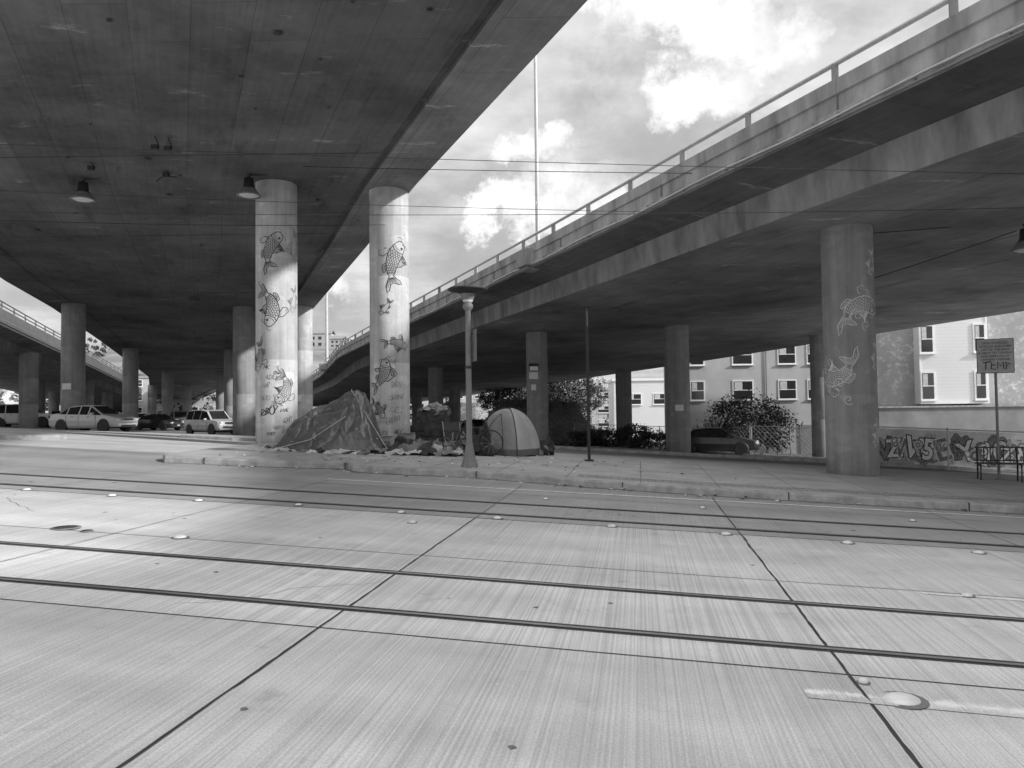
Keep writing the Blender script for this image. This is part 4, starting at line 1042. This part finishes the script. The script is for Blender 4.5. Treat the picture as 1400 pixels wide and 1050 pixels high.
b=MB()
for (X,Y,zz,w,h) in ((1.1,39.4,3.0,.45,.35),(1.1,39.42,2.4,.25,.3),(-25.5,44.35,1.9,.5,.35),(8.05,37.38,1.6,.4,.3),(-12.7,46.15,1.7,.3,.4)):
    b.box(X,Y,zz+T(X,Y)+.6,w,.05,h,'white')
b.obj('column_notice_plates')
e=empty('wall_light',(1.12,39.35,2.3)); b=MB(); b.box(0,0,0,.5,.2,.35,'dark'); b.box(0,-.08,-.08,.42,.06,.2,'white'); b.obj('housing',e)

# ------------------------------------------------------------------ sky, sun, camera
sd=Vector((.93,-.37,0)).normalized(); el=math.radians(27.5)
sd=Vector((sd.x*math.cos(el),sd.y*math.cos(el),math.sin(el)))
w=bpy.data.worlds.new('World'); scene.world=w; w.use_nodes=True; nt=w.node_tree
bg=nt.nodes['Background']; sk=N(nt,'ShaderNodeTexSky'); sk.sky_type='NISHITA'; sk.sun_disc=False; sk.sun_elevation=el; sk.sun_rotation=math.atan2(sd.x,sd.y)
bw=N(nt,'ShaderNodeRGBToBW'); nt.links.new(sk.outputs[0],bw.inputs[0])
tc=N(nt,'ShaderNodeTexCoord'); gen=tc.outputs['Generated']
sep=N(nt,'ShaderNodeSeparateXYZ'); nt.links.new(gen,sep.inputs[0])
zc=mth(nt,'MAXIMUM',sep.outputs[2],0.0); zd=mth(nt,'ADD',zc,.16)
cx=mth(nt,'DIVIDE',sep.outputs[0],zd); cy=mth(nt,'DIVIDE',sep.outputs[1],zd)
cv=N(nt,'ShaderNodeCombineXYZ'); nt.links.new(cx,cv.inputs[0]); nt.links.new(cy,cv.inputs[1])
n1=noi(nt,cv.outputs[0],2.0,7,.62)
nz=N(nt,'ShaderNodeTexNoise'); nz.inputs['Scale'].default_value=8; nz.inputs['Detail'].default_value=7; nz.inputs['Roughness'].default_value=.66; nt.links.new(gen,nz.inputs['Vector'])
n2=nz.outputs['Fac']
n3=noi(nt,gen,5.0,5,.6,(1,1,1.8))
wv_=N(nt,'ShaderNodeVectorMath',operation='SCALE'); nt.links.new(nz.outputs['Color'],wv_.inputs[0]); wv_.inputs['Scale'].default_value=.24
ad=N(nt,'ShaderNodeVectorMath',operation='ADD'); nt.links.new(gen,ad.inputs[0]); nt.links.new(wv_.outputs[0],ad.inputs[1])
mpw=N(nt,'ShaderNodeMapping'); mpw.inputs['Scale'].default_value=(1,1,1.5); nt.links.new(ad.outputs[0],mpw.inputs[0])
def blob(c,r,soft=.5):
    v=N(nt,'ShaderNodeVectorMath',operation='DISTANCE'); nt.links.new(mpw.outputs[0],v.inputs[0])
    d=Vector(c).normalized()+Vector((.12,.12,.12)); v.inputs[1].default_value=(d.x,d.y,d.z*1.5)
    return ramp(nt,v.outputs['Value'],r*1.25,r*soft,0,1)
high=ramp(nt,n1,.42,.60,0,1)
soft=ramp(nt,n3,.38,.64,0,1)
base=bw.outputs[0]
base=mth(nt,'MINIMUM',base,5.1); base=mth(nt,'MAXIMUM',base,4.7)
cl=mth(nt,'ADD',mth(nt,'MULTIPLY',high,2.6),mth(nt,'MULTIPLY',soft,1.8))
tot=mth(nt,'ADD',base,cl)
def over(tot,mask,val):
    return mth(nt,'ADD',mth(nt,'MULTIPLY',tot,mth(nt,'SUBTRACT',1.0,mask)),mth(nt,'MULTIPLY',mask,val))
gv=ramp(nt,n2,.3,.7,3.7,5.6)
for c_,r in (((-.05,1,.215),.09),((.03,1,.20),.08),((.13,1,.20),.06),((.24,1,.34),.09),((.10,1,.42),.06),((-.25,1,.12),.06)): tot=over(tot,mth(nt,'MULTIPLY',blob(c_,r,.2),.75),gv)
wvv=ramp(nt,n2,.35,.58,8,13)
for c_,r in (((.10,1,.27),.075),((.05,1,.255),.05),((-.02,1,.262),.04),((.15,1,.27),.05),((.26,1,.41),.055),((.2,1,.54),.07),((.28,1,.54),.075),((.36,1,.48),.05),((.05,1,.36),.035),((.14,1,.56),.04),((-.25,1,.155),.04)): tot=over(tot,mth(nt,'MULTIPLY',blob(c_,r),.92),wvv)
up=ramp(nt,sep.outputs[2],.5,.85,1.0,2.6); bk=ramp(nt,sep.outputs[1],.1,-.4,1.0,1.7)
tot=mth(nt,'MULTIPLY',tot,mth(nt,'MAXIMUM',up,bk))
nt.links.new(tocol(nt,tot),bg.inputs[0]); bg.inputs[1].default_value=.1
w.cycles.sampling_method='MANUAL'; w.cycles.sample_map_resolution=512
L=bpy.data.lights.new('sun','SUN'); L.energy=4.6; L.angle=math.radians(3); L.color=(1,1,1)
o=bpy.data.objects.new('sun',L); o.rotation_euler=sd.to_track_quat('Z','Y').to_euler(); o.location=(30,-10,40); link(o)
cam=bpy.data.cameras.new('camera'); cam.sensor_width=36; cam.lens=36*1060/1400; cam.clip_end=6000; cam.clip_start=.05
co=bpy.data.objects.new('camera',cam); link(co)
p=math.radians(2.1); r=math.radians(.7)
co.matrix_world=Matrix.Rotation(math.radians(90)+p,4,'X')@Matrix.Rotation(-r,4,'Z')
scene.camera=co
scene.view_settings.view_transform='Standard'; scene.view_settings.look='None'; scene.view_settings.exposure=0
